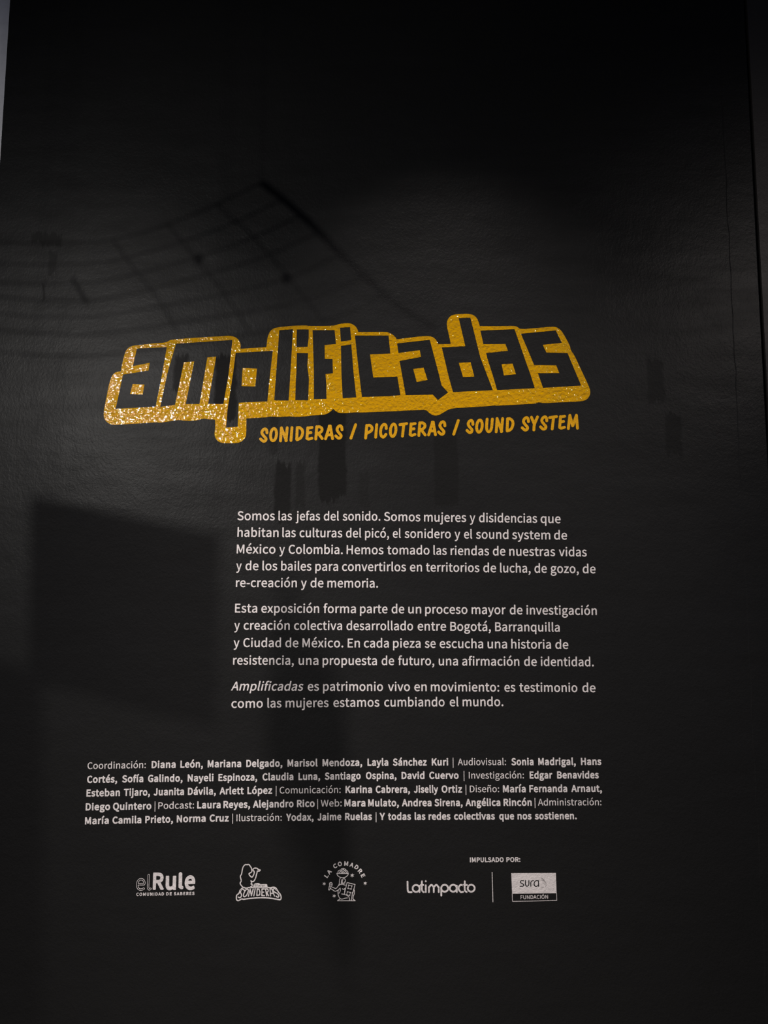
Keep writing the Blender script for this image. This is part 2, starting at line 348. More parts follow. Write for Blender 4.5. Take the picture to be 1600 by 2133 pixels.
GLYPHS[1] = {
44: (101, [[24,-70,14,-50,14,-44,38,-26,46,-8,30,1,24,7,21,16,21,28,26,37,36,45,48,48,57,47,66,43,77,28,80,7,79,-11,72,-29,57,-50,42,-62]]),
45: (124, [[13,80,11,84,11,108,16,112,103,112,108,108,108,84,106,79]]),
46: (101, [[40,-8,31,-4,23,5,20,17,21,29,26,38,34,44,46,48,55,47,64,42,71,35,75,23,74,11,67,-1,61,-6,49,-9]]),
58: (101, [[40,-8,31,-4,23,5,20,17,21,29,26,38,34,44,46,48,55,47,64,42,71,35,75,23,74,11,67,-1,61,-6,49,-9],[37,130,28,136,23,143,20,155,22,167,26,176,34,182,46,186,55,185,64,180,71,173,74,164,74,149,67,137,61,132,49,128]]),
65: (213, [[-2,-4,-3,3,81,252,85,255,124,254,210,3,210,-3,205,-5,172,-5,169,-3,145,70,64,71,60,69,37,-3,31,-5],[73,108,76,106,130,106,134,108,103,207]]),
66: (230, [[31,-4,29,0,30,252,34,255,130,254,154,249,172,240,189,225,196,210,199,192,198,177,194,162,182,144,171,135,187,126,198,117,206,105,212,90,214,72,211,51,201,30,184,14,166,4,142,-3,112,-5],[71,33,73,30,127,31,145,36,157,42,166,51,171,63,171,84,166,96,156,105,130,113,72,114],[71,150,121,150,145,158,152,165,157,174,158,186,153,204,143,213,121,219,71,219]]),
67: (224, [[116,-8,98,-5,69,8,47,27,30,53,18,89,15,125,18,161,32,199,48,224,71,243,101,255,131,259,146,258,161,255,185,243,203,227,203,221,185,200,182,198,158,215,143,221,131,222,108,218,92,210,78,197,67,179,59,152,57,125,60,98,65,77,79,53,92,40,110,31,131,28,151,32,167,40,188,56,194,53,210,32,198,17,173,0,146,-8]]),
69: (207, [[31,-4,29,0,30,252,34,255,181,254,183,249,183,225,180,219,73,218,71,216,71,153,73,150,160,150,165,147,166,120,164,114,160,113,73,113,71,111,71,36,73,32,184,31,187,27,186,-3,181,-5]]),
72: (254, [[31,-4,29,0,30,252,34,255,64,255,70,252,71,153,73,150,172,150,177,153,178,252,181,255,217,254,219,249,218,-3,211,-5,181,-5,178,-3,177,111,175,113,73,113,71,108,70,-1,64,-5]]),
77: (283, [[31,-4,29,0,30,252,34,255,73,255,77,252,139,79,200,252,205,255,244,255,247,249,246,-3,241,-5,214,-5,209,-3,208,0,208,176,154,24,148,20,127,20,123,24,67,176,68,0,67,-3,61,-5]]),
83: (209, [[82,-8,55,0,37,9,13,29,11,32,13,37,34,59,58,42,79,32,103,28,118,29,133,35,145,45,150,56,150,74,146,83,133,94,64,126,41,143,32,155,26,170,23,191,26,209,33,224,49,241,64,250,83,257,106,259,121,258,139,254,163,243,184,227,184,221,167,200,163,199,145,212,127,219,106,222,85,218,76,213,69,206,65,191,66,182,72,173,85,162,154,131,177,113,186,101,191,86,193,68,191,47,180,26,169,13,151,1,127,-7,103,-9]]),
97: (198, [[59,-8,42,-1,32,6,23,17,17,32,15,47,20,71,29,86,44,98,68,109,98,117,128,122,127,131,122,146,116,153,107,157,95,159,68,154,38,140,23,167,26,170,44,181,71,191,101,195,122,192,140,185,153,173,163,155,168,137,169,-1,164,-5,137,-5,134,-1,131,13,98,-5,74,-9],[68,29,83,26,98,28,113,36,128,47,128,90,107,87,86,82,71,75,62,68,57,59,56,44,60,35]]),
98: (217, [[100,-8,82,-2,64,9,58,-5,31,-5,27,-1,26,272,31,276,64,276,67,273,67,175,88,187,109,194,121,195,145,191,163,182,179,167,189,149,196,125,198,95,195,65,187,41,174,20,154,3,136,-6,112,-9],[95,29,106,27,118,29,133,36,141,44,148,56,154,74,156,98,151,131,139,149,124,157,112,159,97,156,82,148,68,137,68,44,80,35]]),
99: (180, [[90,-8,78,-6,57,3,39,18,25,38,16,65,13,92,16,122,27,149,42,169,60,183,84,192,108,195,120,194,138,189,150,183,163,173,165,167,147,143,144,143,126,155,114,158,93,156,79,149,69,140,63,129,57,113,55,92,57,74,61,59,69,46,81,34,93,29,114,27,129,31,147,44,153,44,169,20,168,15,159,8,138,-3,114,-9]]),
100: (217, [[81,-8,72,-7,51,3,36,17,23,38,16,62,13,92,17,125,25,146,38,167,55,182,75,191,96,195,111,194,129,188,144,180,144,273,147,276,180,276,185,272,185,-1,180,-5,153,-5,150,-1,147,12,117,-6,96,-9],[90,29,102,27,117,30,131,38,144,50,143,143,126,154,111,158,90,156,78,149,63,130,57,113,55,92,57,74,61,56,68,44,75,36]]),
101: (195, [[93,-8,81,-6,60,2,39,19,26,38,16,62,13,92,17,125,25,146,39,167,57,182,76,191,102,195,123,192,141,185,159,170,171,149,177,128,180,104,178,86,174,80,55,80,56,68,62,53,72,41,81,33,96,27,117,26,135,30,156,40,160,38,172,17,170,11,141,-4,117,-9],[56,113,141,112,142,116,137,137,130,149,114,158,102,160,81,155,69,146,57,125]]),
102: (117, [[35,-5,31,0,31,153,29,155,8,156,6,159,7,186,11,188,29,190,31,192,33,234,38,249,47,264,58,273,74,279,92,281,113,278,122,275,126,270,119,243,113,241,98,246,86,245,77,237,73,225,73,192,74,190,110,189,112,186,112,162,110,157,107,155,74,155,73,153,73,0,68,-5]]),
103: (198, [[71,-89,53,-84,35,-76,23,-66,15,-49,13,-34,16,-19,22,-7,36,8,26,23,23,38,24,47,31,62,41,74,27,92,21,110,19,125,23,146,29,161,41,176,56,186,74,193,95,195,122,190,185,190,189,185,187,158,158,155,166,131,164,104,156,86,146,74,131,63,113,56,89,54,68,59,62,53,59,44,62,35,71,30,143,27,161,23,173,17,183,8,191,-7,192,-22,189,-40,178,-58,164,-71,146,-80,119,-88,95,-90],[90,-58,113,-57,137,-48,150,-34,152,-25,149,-16,140,-11,128,-8,65,-6,62,-7,51,-22,50,-31,52,-40,62,-51,71,-55],[87,86,101,86,110,90,122,101,127,113,127,134,122,146,113,156,101,161,86,161,74,156,65,146,60,134,59,122,64,104,74,91]]),
104: (213, [[28,-4,26,0,27,273,31,276,64,276,68,270,67,172,97,190,124,195,142,192,157,186,170,174,178,159,183,141,184,117,184,0,183,-3,178,-5,148,-5,144,-3,142,129,139,141,131,153,112,158,91,152,68,132,67,-3,61,-5]]),
105: (100, [[30,-5,26,0,26,186,33,190,63,190,68,186,68,0,63,-5],[42,219,33,222,25,231,22,243,23,252,33,265,42,269,54,269,63,264,69,258,72,249,72,237,68,228,60,221]]),
106: (100, [[-6,-86,-20,-80,-14,-53,-9,-49,6,-53,18,-50,23,-44,26,-32,27,187,33,190,63,190,68,184,66,-41,62,-56,56,-68,45,-79,27,-86,12,-88],[39,220,25,229,22,238,22,250,26,259,33,266,42,269,54,268,63,264,70,256,73,244,71,235,66,226,60,222,48,218]]),
108: (103, [[52,-8,43,-4,34,5,27,26,26,272,31,276,64,276,68,272,68,32,70,27,81,26,87,-1,85,-5,76,-8]]),
109: (322, [[28,-4,26,0,26,183,28,189,58,190,62,186,64,169,82,183,97,191,118,195,133,194,154,185,172,165,187,178,205,189,217,193,232,195,250,192,262,187,277,174,286,156,290,141,292,120,292,0,289,-4,256,-5,252,-3,250,129,247,141,238,153,220,158,202,152,180,132,178,-3,175,-5,145,-5,139,-3,138,129,135,141,129,150,118,157,109,158,97,155,88,151,68,132,67,-3,61,-5]]),
110: (214, [[28,-4,26,0,26,183,28,189,58,190,62,186,64,169,85,184,109,194,139,193,157,186,170,174,176,162,183,138,183,-3,178,-5,148,-5,144,-3,142,129,139,141,131,153,112,158,91,152,68,132,67,-3,61,-5]]),
111: (213, [[90,-8,81,-6,60,2,39,19,26,38,16,62,13,95,17,125,26,149,39,167,60,183,81,192,105,195,126,192,147,183,168,167,180,149,190,125,194,92,190,62,182,41,166,17,147,2,126,-7,105,-9],[90,29,105,27,117,29,129,35,138,44,145,56,151,74,152,92,151,110,146,128,137,143,129,150,117,157,105,158,93,157,78,150,69,141,63,131,57,113,55,92,56,74,61,59,69,44,78,35]]),
112: (217, [[28,-82,26,-78,26,186,31,190,58,190,62,186,64,173,85,186,106,193,121,195,145,191,163,182,178,167,190,147,195,126,198,96,195,66,186,39,172,18,157,5,133,-7,103,-9,85,-4,67,6,67,-81,61,-83],[91,30,106,27,121,29,139,42,150,60,154,75,156,96,151,129,144,144,136,151,127,156,112,159,97,156,82,148,68,135,68,45,73,39]]),
113: (217, [[147,-83,144,-78,144,9,126,-2,105,-9,93,-9,69,-5,51,3,35,18,23,39,16,63,13,93,16,120,25,147,39,167,54,181,78,192,99,195,117,193,129,189,147,178,153,190,180,190,185,186,185,-78,180,-83],[102,27,123,32,138,43,144,51,144,141,126,154,105,159,90,156,79,150,70,141,63,129,58,114,55,93,57,72,61,57,67,45,78,34,87,29]]),
114: (138, [[28,-4,26,0,26,186,31,190,58,190,62,186,64,166,81,183,100,193,118,195,133,191,138,186,131,156,127,154,109,157,94,153,81,141,69,120,67,-3,61,-5]]),
115: (166, [[62,-8,29,3,8,17,6,23,21,44,26,47,29,46,45,35,62,27,89,26,101,29,109,38,112,47,111,56,99,68,47,91,27,107,19,122,16,137,18,152,26,169,35,179,49,188,65,193,83,195,107,192,128,184,146,172,147,167,131,146,125,145,98,159,77,160,68,157,60,152,56,143,57,134,68,122,119,100,132,92,141,83,149,68,152,50,150,35,143,20,135,11,119,-1,101,-7,80,-9]]),
116: (135, [[72,-8,54,0,44,11,36,26,32,56,31,155,9,155,6,156,4,161,4,185,6,187,34,191,37,239,42,242,69,242,72,240,74,191,117,190,123,188,123,185,123,161,120,155,75,155,73,152,73,56,76,38,84,29,99,26,120,30,129,2,126,-2,102,-8]]),
117: (213, [[71,-8,53,-1,39,11,30,26,26,44,24,68,24,188,29,190,59,190,64,188,66,56,69,44,77,33,86,29,95,28,110,30,118,35,140,56,141,188,146,190,179,189,181,185,181,-1,176,-5,149,-5,145,-1,143,17,123,2,110,-5,86,-9]]),
118: (184, [[67,-3,0,186,4,190,40,188,88,43,91,45,138,186,142,190,175,190,178,183,112,-3,106,-5,70,-5]]),
120: (176, [[2,-4,1,3,60,96,5,183,7,189,47,189,86,124,89,126,124,189,163,189,164,183,110,93,169,3,169,-3,164,-5,128,-4,83,67,41,-4]]),
121: (184, [[19,-83,10,-81,8,-77,14,-50,19,-46,31,-49,40,-48,50,-44,61,-31,73,-2,0,187,4,190,37,190,41,187,91,48,94,48,138,187,142,190,175,190,178,187,177,181,109,-17,93,-50,81,-65,67,-76,52,-82,34,-85]]),
122: (168, [[9,-4,7,0,9,21,99,153,96,155,21,155,18,159,18,186,20,189,152,189,154,186,153,165,63,33,66,30,153,30,157,24,156,-3,150,-5]]),
225: (198, [[59,-8,42,-1,32,6,23,17,17,32,15,47,20,71,29,86,44,98,68,109,98,117,128,122,127,131,122,146,116,153,107,157,95,159,68,154,38,140,23,167,26,170,44,181,71,191,101,195,122,192,140,185,153,173,163,155,168,137,169,-1,164,-5,137,-5,134,-1,131,13,98,-5,74,-9],[68,29,83,26,98,28,113,36,128,47,128,90,107,87,86,82,71,75,62,68,57,59,56,44,60,35],[95,213,78,230,76,236,131,301,137,302,159,281,160,275,101,216]]),
233: (195, [[93,-8,81,-6,60,2,39,19,26,38,16,62,13,92,17,125,25,146,39,167,57,182,76,191,102,195,123,192,141,185,159,170,171,149,177,128,180,104,178,86,174,80,55,80,56,68,62,53,72,41,81,33,96,27,117,26,135,30,156,40,160,38,172,17,170,11,141,-4,117,-9],[56,113,141,112,142,116,137,137,130,149,114,158,102,160,81,155,69,146,57,125],[93,214,76,230,74,236,129,300,135,302,158,281,159,275,99,215]]),
243: (213, [[90,-8,81,-6,60,2,39,19,26,38,16,62,13,95,17,125,26,149,39,167,60,183,81,192,105,195,126,192,147,183,168,167,180,149,190,125,194,92,190,62,182,41,166,17,147,2,126,-7,105,-9],[90,29,105,27,117,29,129,35,138,44,145,56,151,74,152,92,151,110,146,128,137,143,129,150,117,157,105,158,93,157,78,150,69,141,63,131,57,113,55,92,56,74,61,59,69,44,78,35],[96,214,79,230,77,236,132,300,138,302,161,281,162,275,102,215]]),
}
GLYPHS[2] = {
44: (110, [[21,-77,14,-71,6,-50,5,-44,9,-37,27,-25,36,-14,24,-5,17,4,13,19,14,31,21,44,32,52,48,56,60,54,72,48,84,31,88,7,86,-14,75,-41,60,-58,31,-77]]),
46: (110, [[40,-17,28,-12,16,2,12,17,13,29,18,41,28,50,40,55,55,55,67,50,78,38,82,26,82,11,77,-1,67,-12,55,-17]]),
58: (110, [[40,-17,28,-12,16,2,12,17,13,29,18,41,28,50,40,55,55,55,67,50,78,38,82,26,82,11,77,-1,67,-12,55,-17],[37,122,22,131,16,139,12,155,13,167,21,182,31,190,46,194,58,192,71,185,78,176,83,158,81,146,73,131,64,124,49,120]]),
65: (223, [[-2,-13,-10,-6,-11,3,74,255,79,261,85,263,127,261,133,254,218,6,217,-6,211,-12,205,-13,172,-13,163,-9,139,63,67,63,42,-9,34,-13],[84,117,88,114,118,114,122,117,103,178]]),
66: (240, [[31,-13,25,-9,21,0,22,255,28,261,34,263,109,263,133,261,154,257,175,248,193,232,204,210,207,189,206,174,197,150,188,138,188,135,204,123,212,111,220,90,222,72,218,48,208,27,187,6,166,-5,142,-11,112,-13],[79,39,127,39,151,48,158,54,163,63,164,75,160,90,151,98,130,105,79,106],[79,159,82,157,118,158,141,165,149,177,149,192,146,201,133,209,121,211,79,211]]),
67: (233, [[122,-17,95,-13,68,-1,41,22,22,50,11,83,7,125,11,167,23,200,41,227,68,251,98,263,131,267,162,263,187,251,209,232,212,227,212,221,191,194,185,191,176,192,152,209,131,214,110,210,98,204,86,193,75,176,67,152,65,125,67,101,74,77,84,59,95,48,113,39,131,36,149,39,164,47,182,63,188,64,197,61,215,40,218,32,215,23,203,11,179,-6,146,-16]]),
68: (250, [[31,-13,25,-9,21,0,22,255,28,261,34,263,97,263,136,259,166,247,195,225,213,198,224,165,227,126,224,87,212,51,194,24,171,6,136,-9,97,-13],[79,39,118,42,136,49,149,60,159,75,167,99,169,126,167,150,160,174,148,192,136,202,118,209,91,211,79,210]]),
69: (216, [[31,-13,25,-9,21,0,22,255,28,261,34,263,184,261,190,255,191,249,191,222,189,216,184,212,79,210,79,158,166,157,173,147,174,120,172,111,163,105,79,105,79,42,82,40,187,39,195,30,194,-6,187,-12,181,-13]]),
70: (204, [[31,-13,25,-9,21,0,22,255,28,261,34,263,184,261,190,255,191,249,191,222,189,216,184,212,79,210,79,152,166,151,171,147,174,141,174,111,169,102,163,99,79,99,77,-6,67,-13]]),
71: (251, [[125,-17,98,-13,70,-1,41,22,23,50,11,83,7,125,11,167,22,197,44,230,68,249,98,262,134,267,155,266,185,256,198,248,216,233,219,227,219,221,200,196,191,190,182,193,161,208,137,214,113,210,98,203,86,192,75,176,68,152,65,125,67,101,74,77,86,58,98,47,113,40,137,36,164,42,168,47,168,89,164,90,125,91,119,94,115,104,115,131,117,137,122,141,128,143,215,142,221,137,223,131,223,26,220,17,209,6,182,-9,152,-16]]),
72: (264, [[31,-13,25,-9,21,0,21,249,24,258,34,263,67,263,73,260,78,255,79,158,166,158,169,159,170,255,175,261,181,263,214,263,221,261,226,255,227,249,226,-6,220,-11,211,-13,181,-13,175,-11,171,-6,169,102,166,105,79,105,77,-6,67,-13]]),
73: (116, [[31,-13,25,-9,21,0,22,252,25,259,31,263,67,263,76,258,79,249,78,-3,75,-9,67,-13]]),
74: (198, [[69,-17,48,-12,21,3,1,29,-1,38,6,47,33,64,43,62,54,47,66,38,87,37,97,44,103,59,105,77,106,254,109,260,117,263,153,263,159,259,163,251,163,74,161,50,156,32,144,10,126,-6,105,-15,81,-17]]),
75: (236, [[31,-13,25,-9,21,0,21,249,24,258,31,263,64,263,70,262,76,257,79,249,79,161,163,260,172,263,208,263,214,261,220,252,218,243,145,153,230,6,232,0,229,-8,220,-13,184,-13,175,-10,106,107,79,75,77,-6,67,-13]]),
76: (201, [[31,-13,25,-9,21,0,22,252,25,259,31,263,67,263,76,258,79,249,79,42,82,40,180,39,188,30,188,-3,184,-9,175,-13]]),
77: (292, [[31,-13,25,-9,21,0,21,249,24,258,34,263,73,263,83,258,139,105,194,258,205,263,244,263,250,260,254,255,255,249,255,0,252,-9,244,-13,211,-13,202,-6,199,127,159,18,151,13,127,12,120,15,115,21,76,127,75,-3,72,-9,64,-13]]),
78: (262, [[31,-13,25,-9,21,0,21,249,24,258,34,263,67,263,76,258,166,104,169,102,169,99,170,255,175,261,181,263,211,263,219,261,224,255,225,249,225,0,223,-6,217,-12,211,-13,178,-13,170,-9,79,148,77,141,77,-3,73,-9,67,-13]]),
79: (269, [[119,-16,92,-12,65,0,39,23,22,50,12,83,7,128,11,167,20,197,41,230,65,250,92,262,128,267,164,261,188,251,212,230,233,197,242,167,246,125,242,86,233,55,214,23,190,2,161,-13,128,-17],[119,38,128,37,143,39,158,46,170,59,179,77,185,98,188,125,185,155,179,176,171,191,155,205,143,211,128,213,107,210,95,204,83,191,74,176,68,155,65,128,68,98,74,77,83,59,95,47,110,39]]),
80: (231, [[31,-13,25,-9,21,0,22,255,28,261,34,263,106,263,133,261,157,256,178,246,197,228,209,204,212,177,209,153,198,126,181,108,160,96,133,89,79,86,77,-6,67,-13],[79,141,79,139,82,138,121,139,142,147,150,156,153,165,153,189,149,198,136,207,121,210,79,211]]),
81: (269, [[194,-75,179,-74,158,-67,137,-56,121,-42,102,-15,80,-8,53,9,35,29,19,57,10,90,7,126,10,165,21,198,41,230,65,250,92,262,128,267,161,263,188,251,215,226,231,201,242,168,246,123,243,90,234,57,219,30,200,9,170,-9,169,-12,185,-20,197,-23,215,-23,233,-20,239,-21,245,-30,251,-60,245,-68,233,-73,212,-75],[118,36,128,35,143,38,158,45,170,57,179,75,185,96,188,126,185,153,180,174,170,192,157,204,143,211,128,213,108,210,95,204,83,192,73,174,68,153,65,126,68,96,74,75,83,58,95,45,110,38]]),
82: (232, [[31,-13,25,-9,21,0,22,255,28,261,34,263,115,263,139,261,160,256,181,246,199,228,209,207,213,180,211,162,205,141,195,126,181,113,163,102,219,6,219,-6,214,-11,208,-13,169,-13,163,-10,103,93,79,93,77,-6,67,-13],[79,147,82,144,121,145,143,153,149,159,154,171,154,189,151,198,138,207,124,210,79,211]]),
83: (219, [[91,-17,64,-12,34,2,7,23,4,29,4,38,25,63,34,67,40,66,61,49,82,40,103,36,118,38,127,41,139,50,143,62,142,74,136,81,127,88,61,118,36,137,24,152,18,167,15,191,19,212,26,227,43,247,61,258,82,265,106,267,121,266,151,258,176,245,192,230,191,218,172,194,163,191,157,192,139,205,124,211,106,214,94,212,85,209,77,203,74,197,74,185,79,176,88,169,157,138,181,120,194,101,200,86,201,65,198,44,190,26,172,5,154,-7,130,-15]]),
84: (220, [[83,-12,77,-9,73,0,73,207,71,210,5,212,0,216,-2,222,-1,255,4,261,11,263,200,262,206,255,207,249,207,222,201,213,194,210,132,210,131,-3,127,-9,122,-12]]),
85: (261, [[114,-17,96,-15,69,-5,49,11,33,35,24,65,21,101,21,254,25,260,33,263,66,263,76,257,78,251,78,104,80,77,84,61,93,47,108,38,123,36,138,39,153,47,162,61,167,77,169,104,170,254,174,260,180,263,216,262,222,259,226,251,226,104,222,65,213,35,197,11,174,-6,150,-15]]),
89: (197, [[72,-13,65,-9,62,0,62,93,-11,243,-12,255,-7,261,0,263,33,263,42,260,90,157,93,158,139,258,147,263,186,262,193,255,194,246,119,93,118,-6,108,-13]]),
97: (208, [[65,-17,56,-15,38,-8,26,0,16,14,10,29,7,47,11,71,23,91,41,106,65,117,116,128,119,130,119,134,110,147,95,151,71,146,44,132,35,132,29,137,17,158,16,170,20,176,32,183,68,198,101,203,125,200,143,192,159,179,170,159,175,140,178,113,177,-4,173,-10,167,-13,137,-13,131,-10,125,-1,98,-14,86,-16],[76,35,95,36,119,50,121,53,119,81,89,74,68,63,64,56,64,44,68,38]]),
98: (226, [[103,-17,90,-13,70,-5,58,-13,31,-13,24,-10,19,-4,18,272,22,281,28,284,64,284,74,278,76,190,94,198,118,203,145,199,166,189,186,170,196,151,204,125,206,95,203,65,193,35,179,14,160,-3,139,-13,115,-17],[93,38,109,35,118,37,127,41,136,51,146,74,148,98,143,128,137,140,124,149,112,150,100,148,85,140,76,131,76,50,79,45]]),
99: (190, [[96,-16,78,-14,54,-4,33,13,17,35,9,59,5,95,8,125,18,149,36,174,57,190,80,200,105,203,120,202,144,195,161,185,171,176,174,170,173,164,155,140,147,135,141,135,126,146,114,150,96,149,84,143,69,125,65,110,63,92,65,74,69,61,76,50,84,42,96,36,108,35,120,37,147,52,156,52,162,47,175,26,177,17,174,11,165,3,141,-10,117,-17]]),
100: (227, [[87,-17,69,-14,48,-4,28,14,16,35,8,62,5,92,9,125,18,151,31,170,54,190,75,200,96,203,111,202,135,195,137,278,147,284,183,284,189,281,193,272,192,-4,189,-9,183,-13,153,-13,147,-10,141,-3,120,-13,108,-16],[88,38,102,35,114,37,126,44,136,53,136,137,126,145,114,149,96,149,84,144,69,125,65,110,64,77,69,59,76,47]]),
101: (205, [[99,-17,78,-14,57,-5,33,14,18,35,9,59,5,92,9,125,19,152,34,173,54,189,75,199,102,203,129,199,147,191,165,175,179,152,185,131,188,104,186,82,183,76,177,73,66,72,64,71,75,49,87,39,99,35,117,34,132,37,153,48,159,48,166,44,179,20,180,14,177,6,156,-7,132,-15],[64,122,133,122,130,134,124,143,114,150,102,152,90,150,78,143,70,134]]),
102: (126, [[32,-12,26,-8,23,0,23,146,8,147,0,153,-2,159,-1,186,5,195,23,198,25,234,30,252,39,267,50,277,71,287,92,289,116,285,128,281,134,273,126,240,116,233,98,238,89,237,83,231,81,222,81,201,83,198,110,198,118,192,120,186,120,162,118,153,113,149,83,147,81,144,80,-3,77,-9,71,-12]]),
103: (208, [[80,-97,50,-92,32,-84,17,-71,8,-55,4,-37,5,-25,13,-7,25,8,16,29,16,47,20,59,30,74,20,89,13,110,11,125,14,147,23,167,36,182,53,194,71,200,95,203,122,198,188,197,194,194,197,188,197,158,188,149,173,148,171,146,174,125,172,104,162,80,149,66,131,54,113,48,95,46,71,49,68,48,67,44,68,40,77,36,143,35,161,31,179,23,191,11,198,-4,201,-22,196,-43,183,-64,170,-76,149,-88,122,-96],[82,-49,98,-51,125,-46,140,-35,143,-22,140,-19,128,-16,65,-15,59,-25,59,-37,65,-44],[85,95,95,93,104,96,112,101,118,113,120,125,117,140,110,148,101,153,92,154,80,151,72,143,68,134,68,122,71,107,77,99]]),
104: (223, [[28,-13,22,-9,18,0,18,273,22,281,28,284,64,284,70,282,76,273,76,188,94,198,109,202,124,203,142,201,163,191,175,180,185,162,191,141,192,117,192,-3,189,-9,181,-13,145,-13,137,-6,134,129,127,145,121,149,112,150,94,144,76,129,74,-6,64,-13]]),
105: (109, [[27,-12,21,-7,18,0,18,186,23,195,29,198,66,198,72,195,76,186,75,-3,72,-9,66,-13],[36,212,24,219,15,234,14,246,18,261,26,270,39,276,51,277,63,274,72,267,79,255,81,243,77,228,70,219,60,213,48,210]]),
106: (109, [[0,-95,-22,-89,-27,-83,-28,-77,-18,-45,-9,-41,12,-44,17,-38,19,187,22,193,30,198,66,198,73,193,76,184,76,-20,74,-44,70,-59,63,-71,49,-86,30,-94],[39,211,27,217,18,226,14,238,14,253,21,265,30,273,45,277,57,276,70,268,77,259,81,247,80,235,74,223,64,214,54,211]]),
108: (112, [[55,-16,38,-10,29,-1,22,11,19,26,18,272,22,281,31,284,67,284,73,279,76,272,76,38,89,29,95,-1,92,-10,85,-14,70,-17]]),
109: (331, [[28,-13,22,-9,18,0,18,186,23,195,31,198,58,198,65,195,70,185,91,197,103,201,118,203,133,202,158,192,172,177,205,198,232,203,250,201,268,193,283,179,294,159,298,141,300,120,300,0,295,-10,286,-13,256,-13,250,-12,244,-6,242,126,236,144,229,148,220,149,205,144,188,129,186,-6,181,-11,175,-13,142,-13,134,-9,131,0,130,126,124,144,118,148,109,150,94,145,76,129,74,-6,64,-13]]),
110: (224, [[28,-13,22,-9,18,0,18,186,20,192,28,198,58,198,67,193,70,185,94,198,121,203,142,201,162,192,177,177,185,162,191,141,192,0,190,-7,181,-13,148,-13,142,-12,137,-6,134,129,127,145,121,149,112,150,94,144,76,129,74,-6,64,-13]]),
111: (222, [[96,-17,78,-14,57,-5,33,14,18,35,9,59,5,92,9,126,19,152,34,173,54,189,75,198,105,203,129,200,150,191,173,173,188,152,198,126,202,92,199,62,190,38,171,11,153,-4,129,-14],[90,38,105,35,123,41,132,50,142,74,144,95,138,125,126,142,114,149,102,150,84,144,75,137,70,128,64,110,63,92,68,62,75,49]]),
112: (227, [[28,-91,22,-87,18,-78,19,189,23,195,31,198,61,197,70,187,93,198,106,202,121,203,145,199,169,187,184,172,197,150,204,126,206,96,203,63,194,36,177,12,160,-3,139,-13,115,-17,103,-17,76,-8,74,-84,64,-91],[99,36,118,37,128,42,141,60,146,75,148,96,144,126,138,138,124,149,112,150,100,148,87,141,76,132,76,48,85,41]]),
113: (227, [[144,-90,138,-86,136,-78,135,-6,117,-14,93,-17,69,-14,48,-5,27,15,15,36,8,60,5,96,8,123,18,150,33,173,48,186,75,200,96,203,111,202,141,191,153,198,180,198,189,195,192,189,193,-81,189,-87,183,-91],[95,36,114,37,126,44,136,54,136,138,123,146,111,150,93,149,84,144,70,126,65,108,64,75,68,60,80,42]]),
114: (148, [[28,-13,22,-9,18,0,18,186,20,192,28,198,58,198,65,195,70,185,88,197,100,201,121,203,139,197,144,192,146,186,140,156,137,150,127,146,112,149,100,147,86,135,76,117,74,-6,64,-13]]),
115: (175, [[68,-17,38,-9,14,3,0,14,-2,20,-1,26,15,50,23,55,32,53,57,38,80,33,89,34,99,38,103,44,103,53,89,64,44,83,31,92,20,103,10,122,8,137,10,152,19,173,29,185,44,194,65,201,98,202,122,196,143,185,153,176,154,164,137,141,131,137,122,137,103,149,86,153,69,149,64,143,64,137,77,126,125,106,147,89,158,68,160,50,158,35,148,14,138,2,122,-9,101,-15]]),
116: (144, [[81,-17,69,-15,51,-8,38,5,30,20,25,38,24,56,24,146,3,148,-4,158,-3,188,3,195,24,197,26,200,30,242,33,247,39,250,69,250,75,248,81,239,81,199,120,198,128,194,131,188,131,158,126,150,120,147,81,146,81,56,82,44,87,36,99,34,117,39,127,35,136,8,136,-1,129,-9,117,-13,96,-17]]),
117: (223, [[77,-16,65,-15,47,-7,32,7,22,26,17,44,16,68,17,191,22,197,29,198,62,198,68,196,72,191,74,59,80,41,86,37,95,36,113,41,132,59,133,191,143,198,182,197,188,191,189,185,188,-6,179,-13,149,-13,140,-8,137,0,116,-11,104,-15]]),
118: (193, [[67,-12,62,-9,59,-3,-8,180,-7,192,-2,197,4,198,37,198,46,194,88,70,91,72,132,192,136,197,142,198,178,197,186,189,185,180,119,-6,109,-13]]),
120: (185, [[2,-13,-6,-6,-6,6,50,96,-2,180,-3,186,-1,192,8,198,44,198,50,196,86,140,119,195,125,198,158,198,168,195,172,189,172,180,119,93,176,6,177,-3,174,-9,164,-13,131,-13,122,-10,83,52,47,-9,38,-13]]),
121: (193, [[22,-92,7,-88,0,-80,7,-47,10,-41,16,-38,34,-41,46,-36,58,-20,65,-2,-8,181,-8,190,-2,196,4,198,37,198,47,193,91,73,133,193,142,198,178,197,185,190,186,181,107,-41,88,-69,73,-82,52,-91]]),
122: (178, [[9,-13,3,-9,-1,-3,0,22,83,144,81,147,21,147,15,149,10,159,10,186,11,192,18,197,24,198,150,198,156,196,162,186,160,162,77,39,153,38,159,36,165,27,165,0,162,-8,153,-13]]),
225: (208, [[65,-17,56,-15,38,-8,26,0,16,14,10,29,7,47,11,71,23,91,41,106,65,117,116,128,119,130,119,134,110,147,95,151,71,146,44,132,35,132,29,137,17,158,16,170,23,178,53,193,71,199,95,203,70,227,68,233,68,239,125,306,131,310,137,310,143,307,167,284,168,272,105,209,99,206,104,203,125,200,145,191,161,176,171,158,176,137,178,116,178,-1,173,-10,167,-13,137,-13,131,-10,125,-1,98,-14,86,-16],[76,35,95,36,119,50,121,53,119,81,89,74,68,63,64,56,64,44,68,38]]),
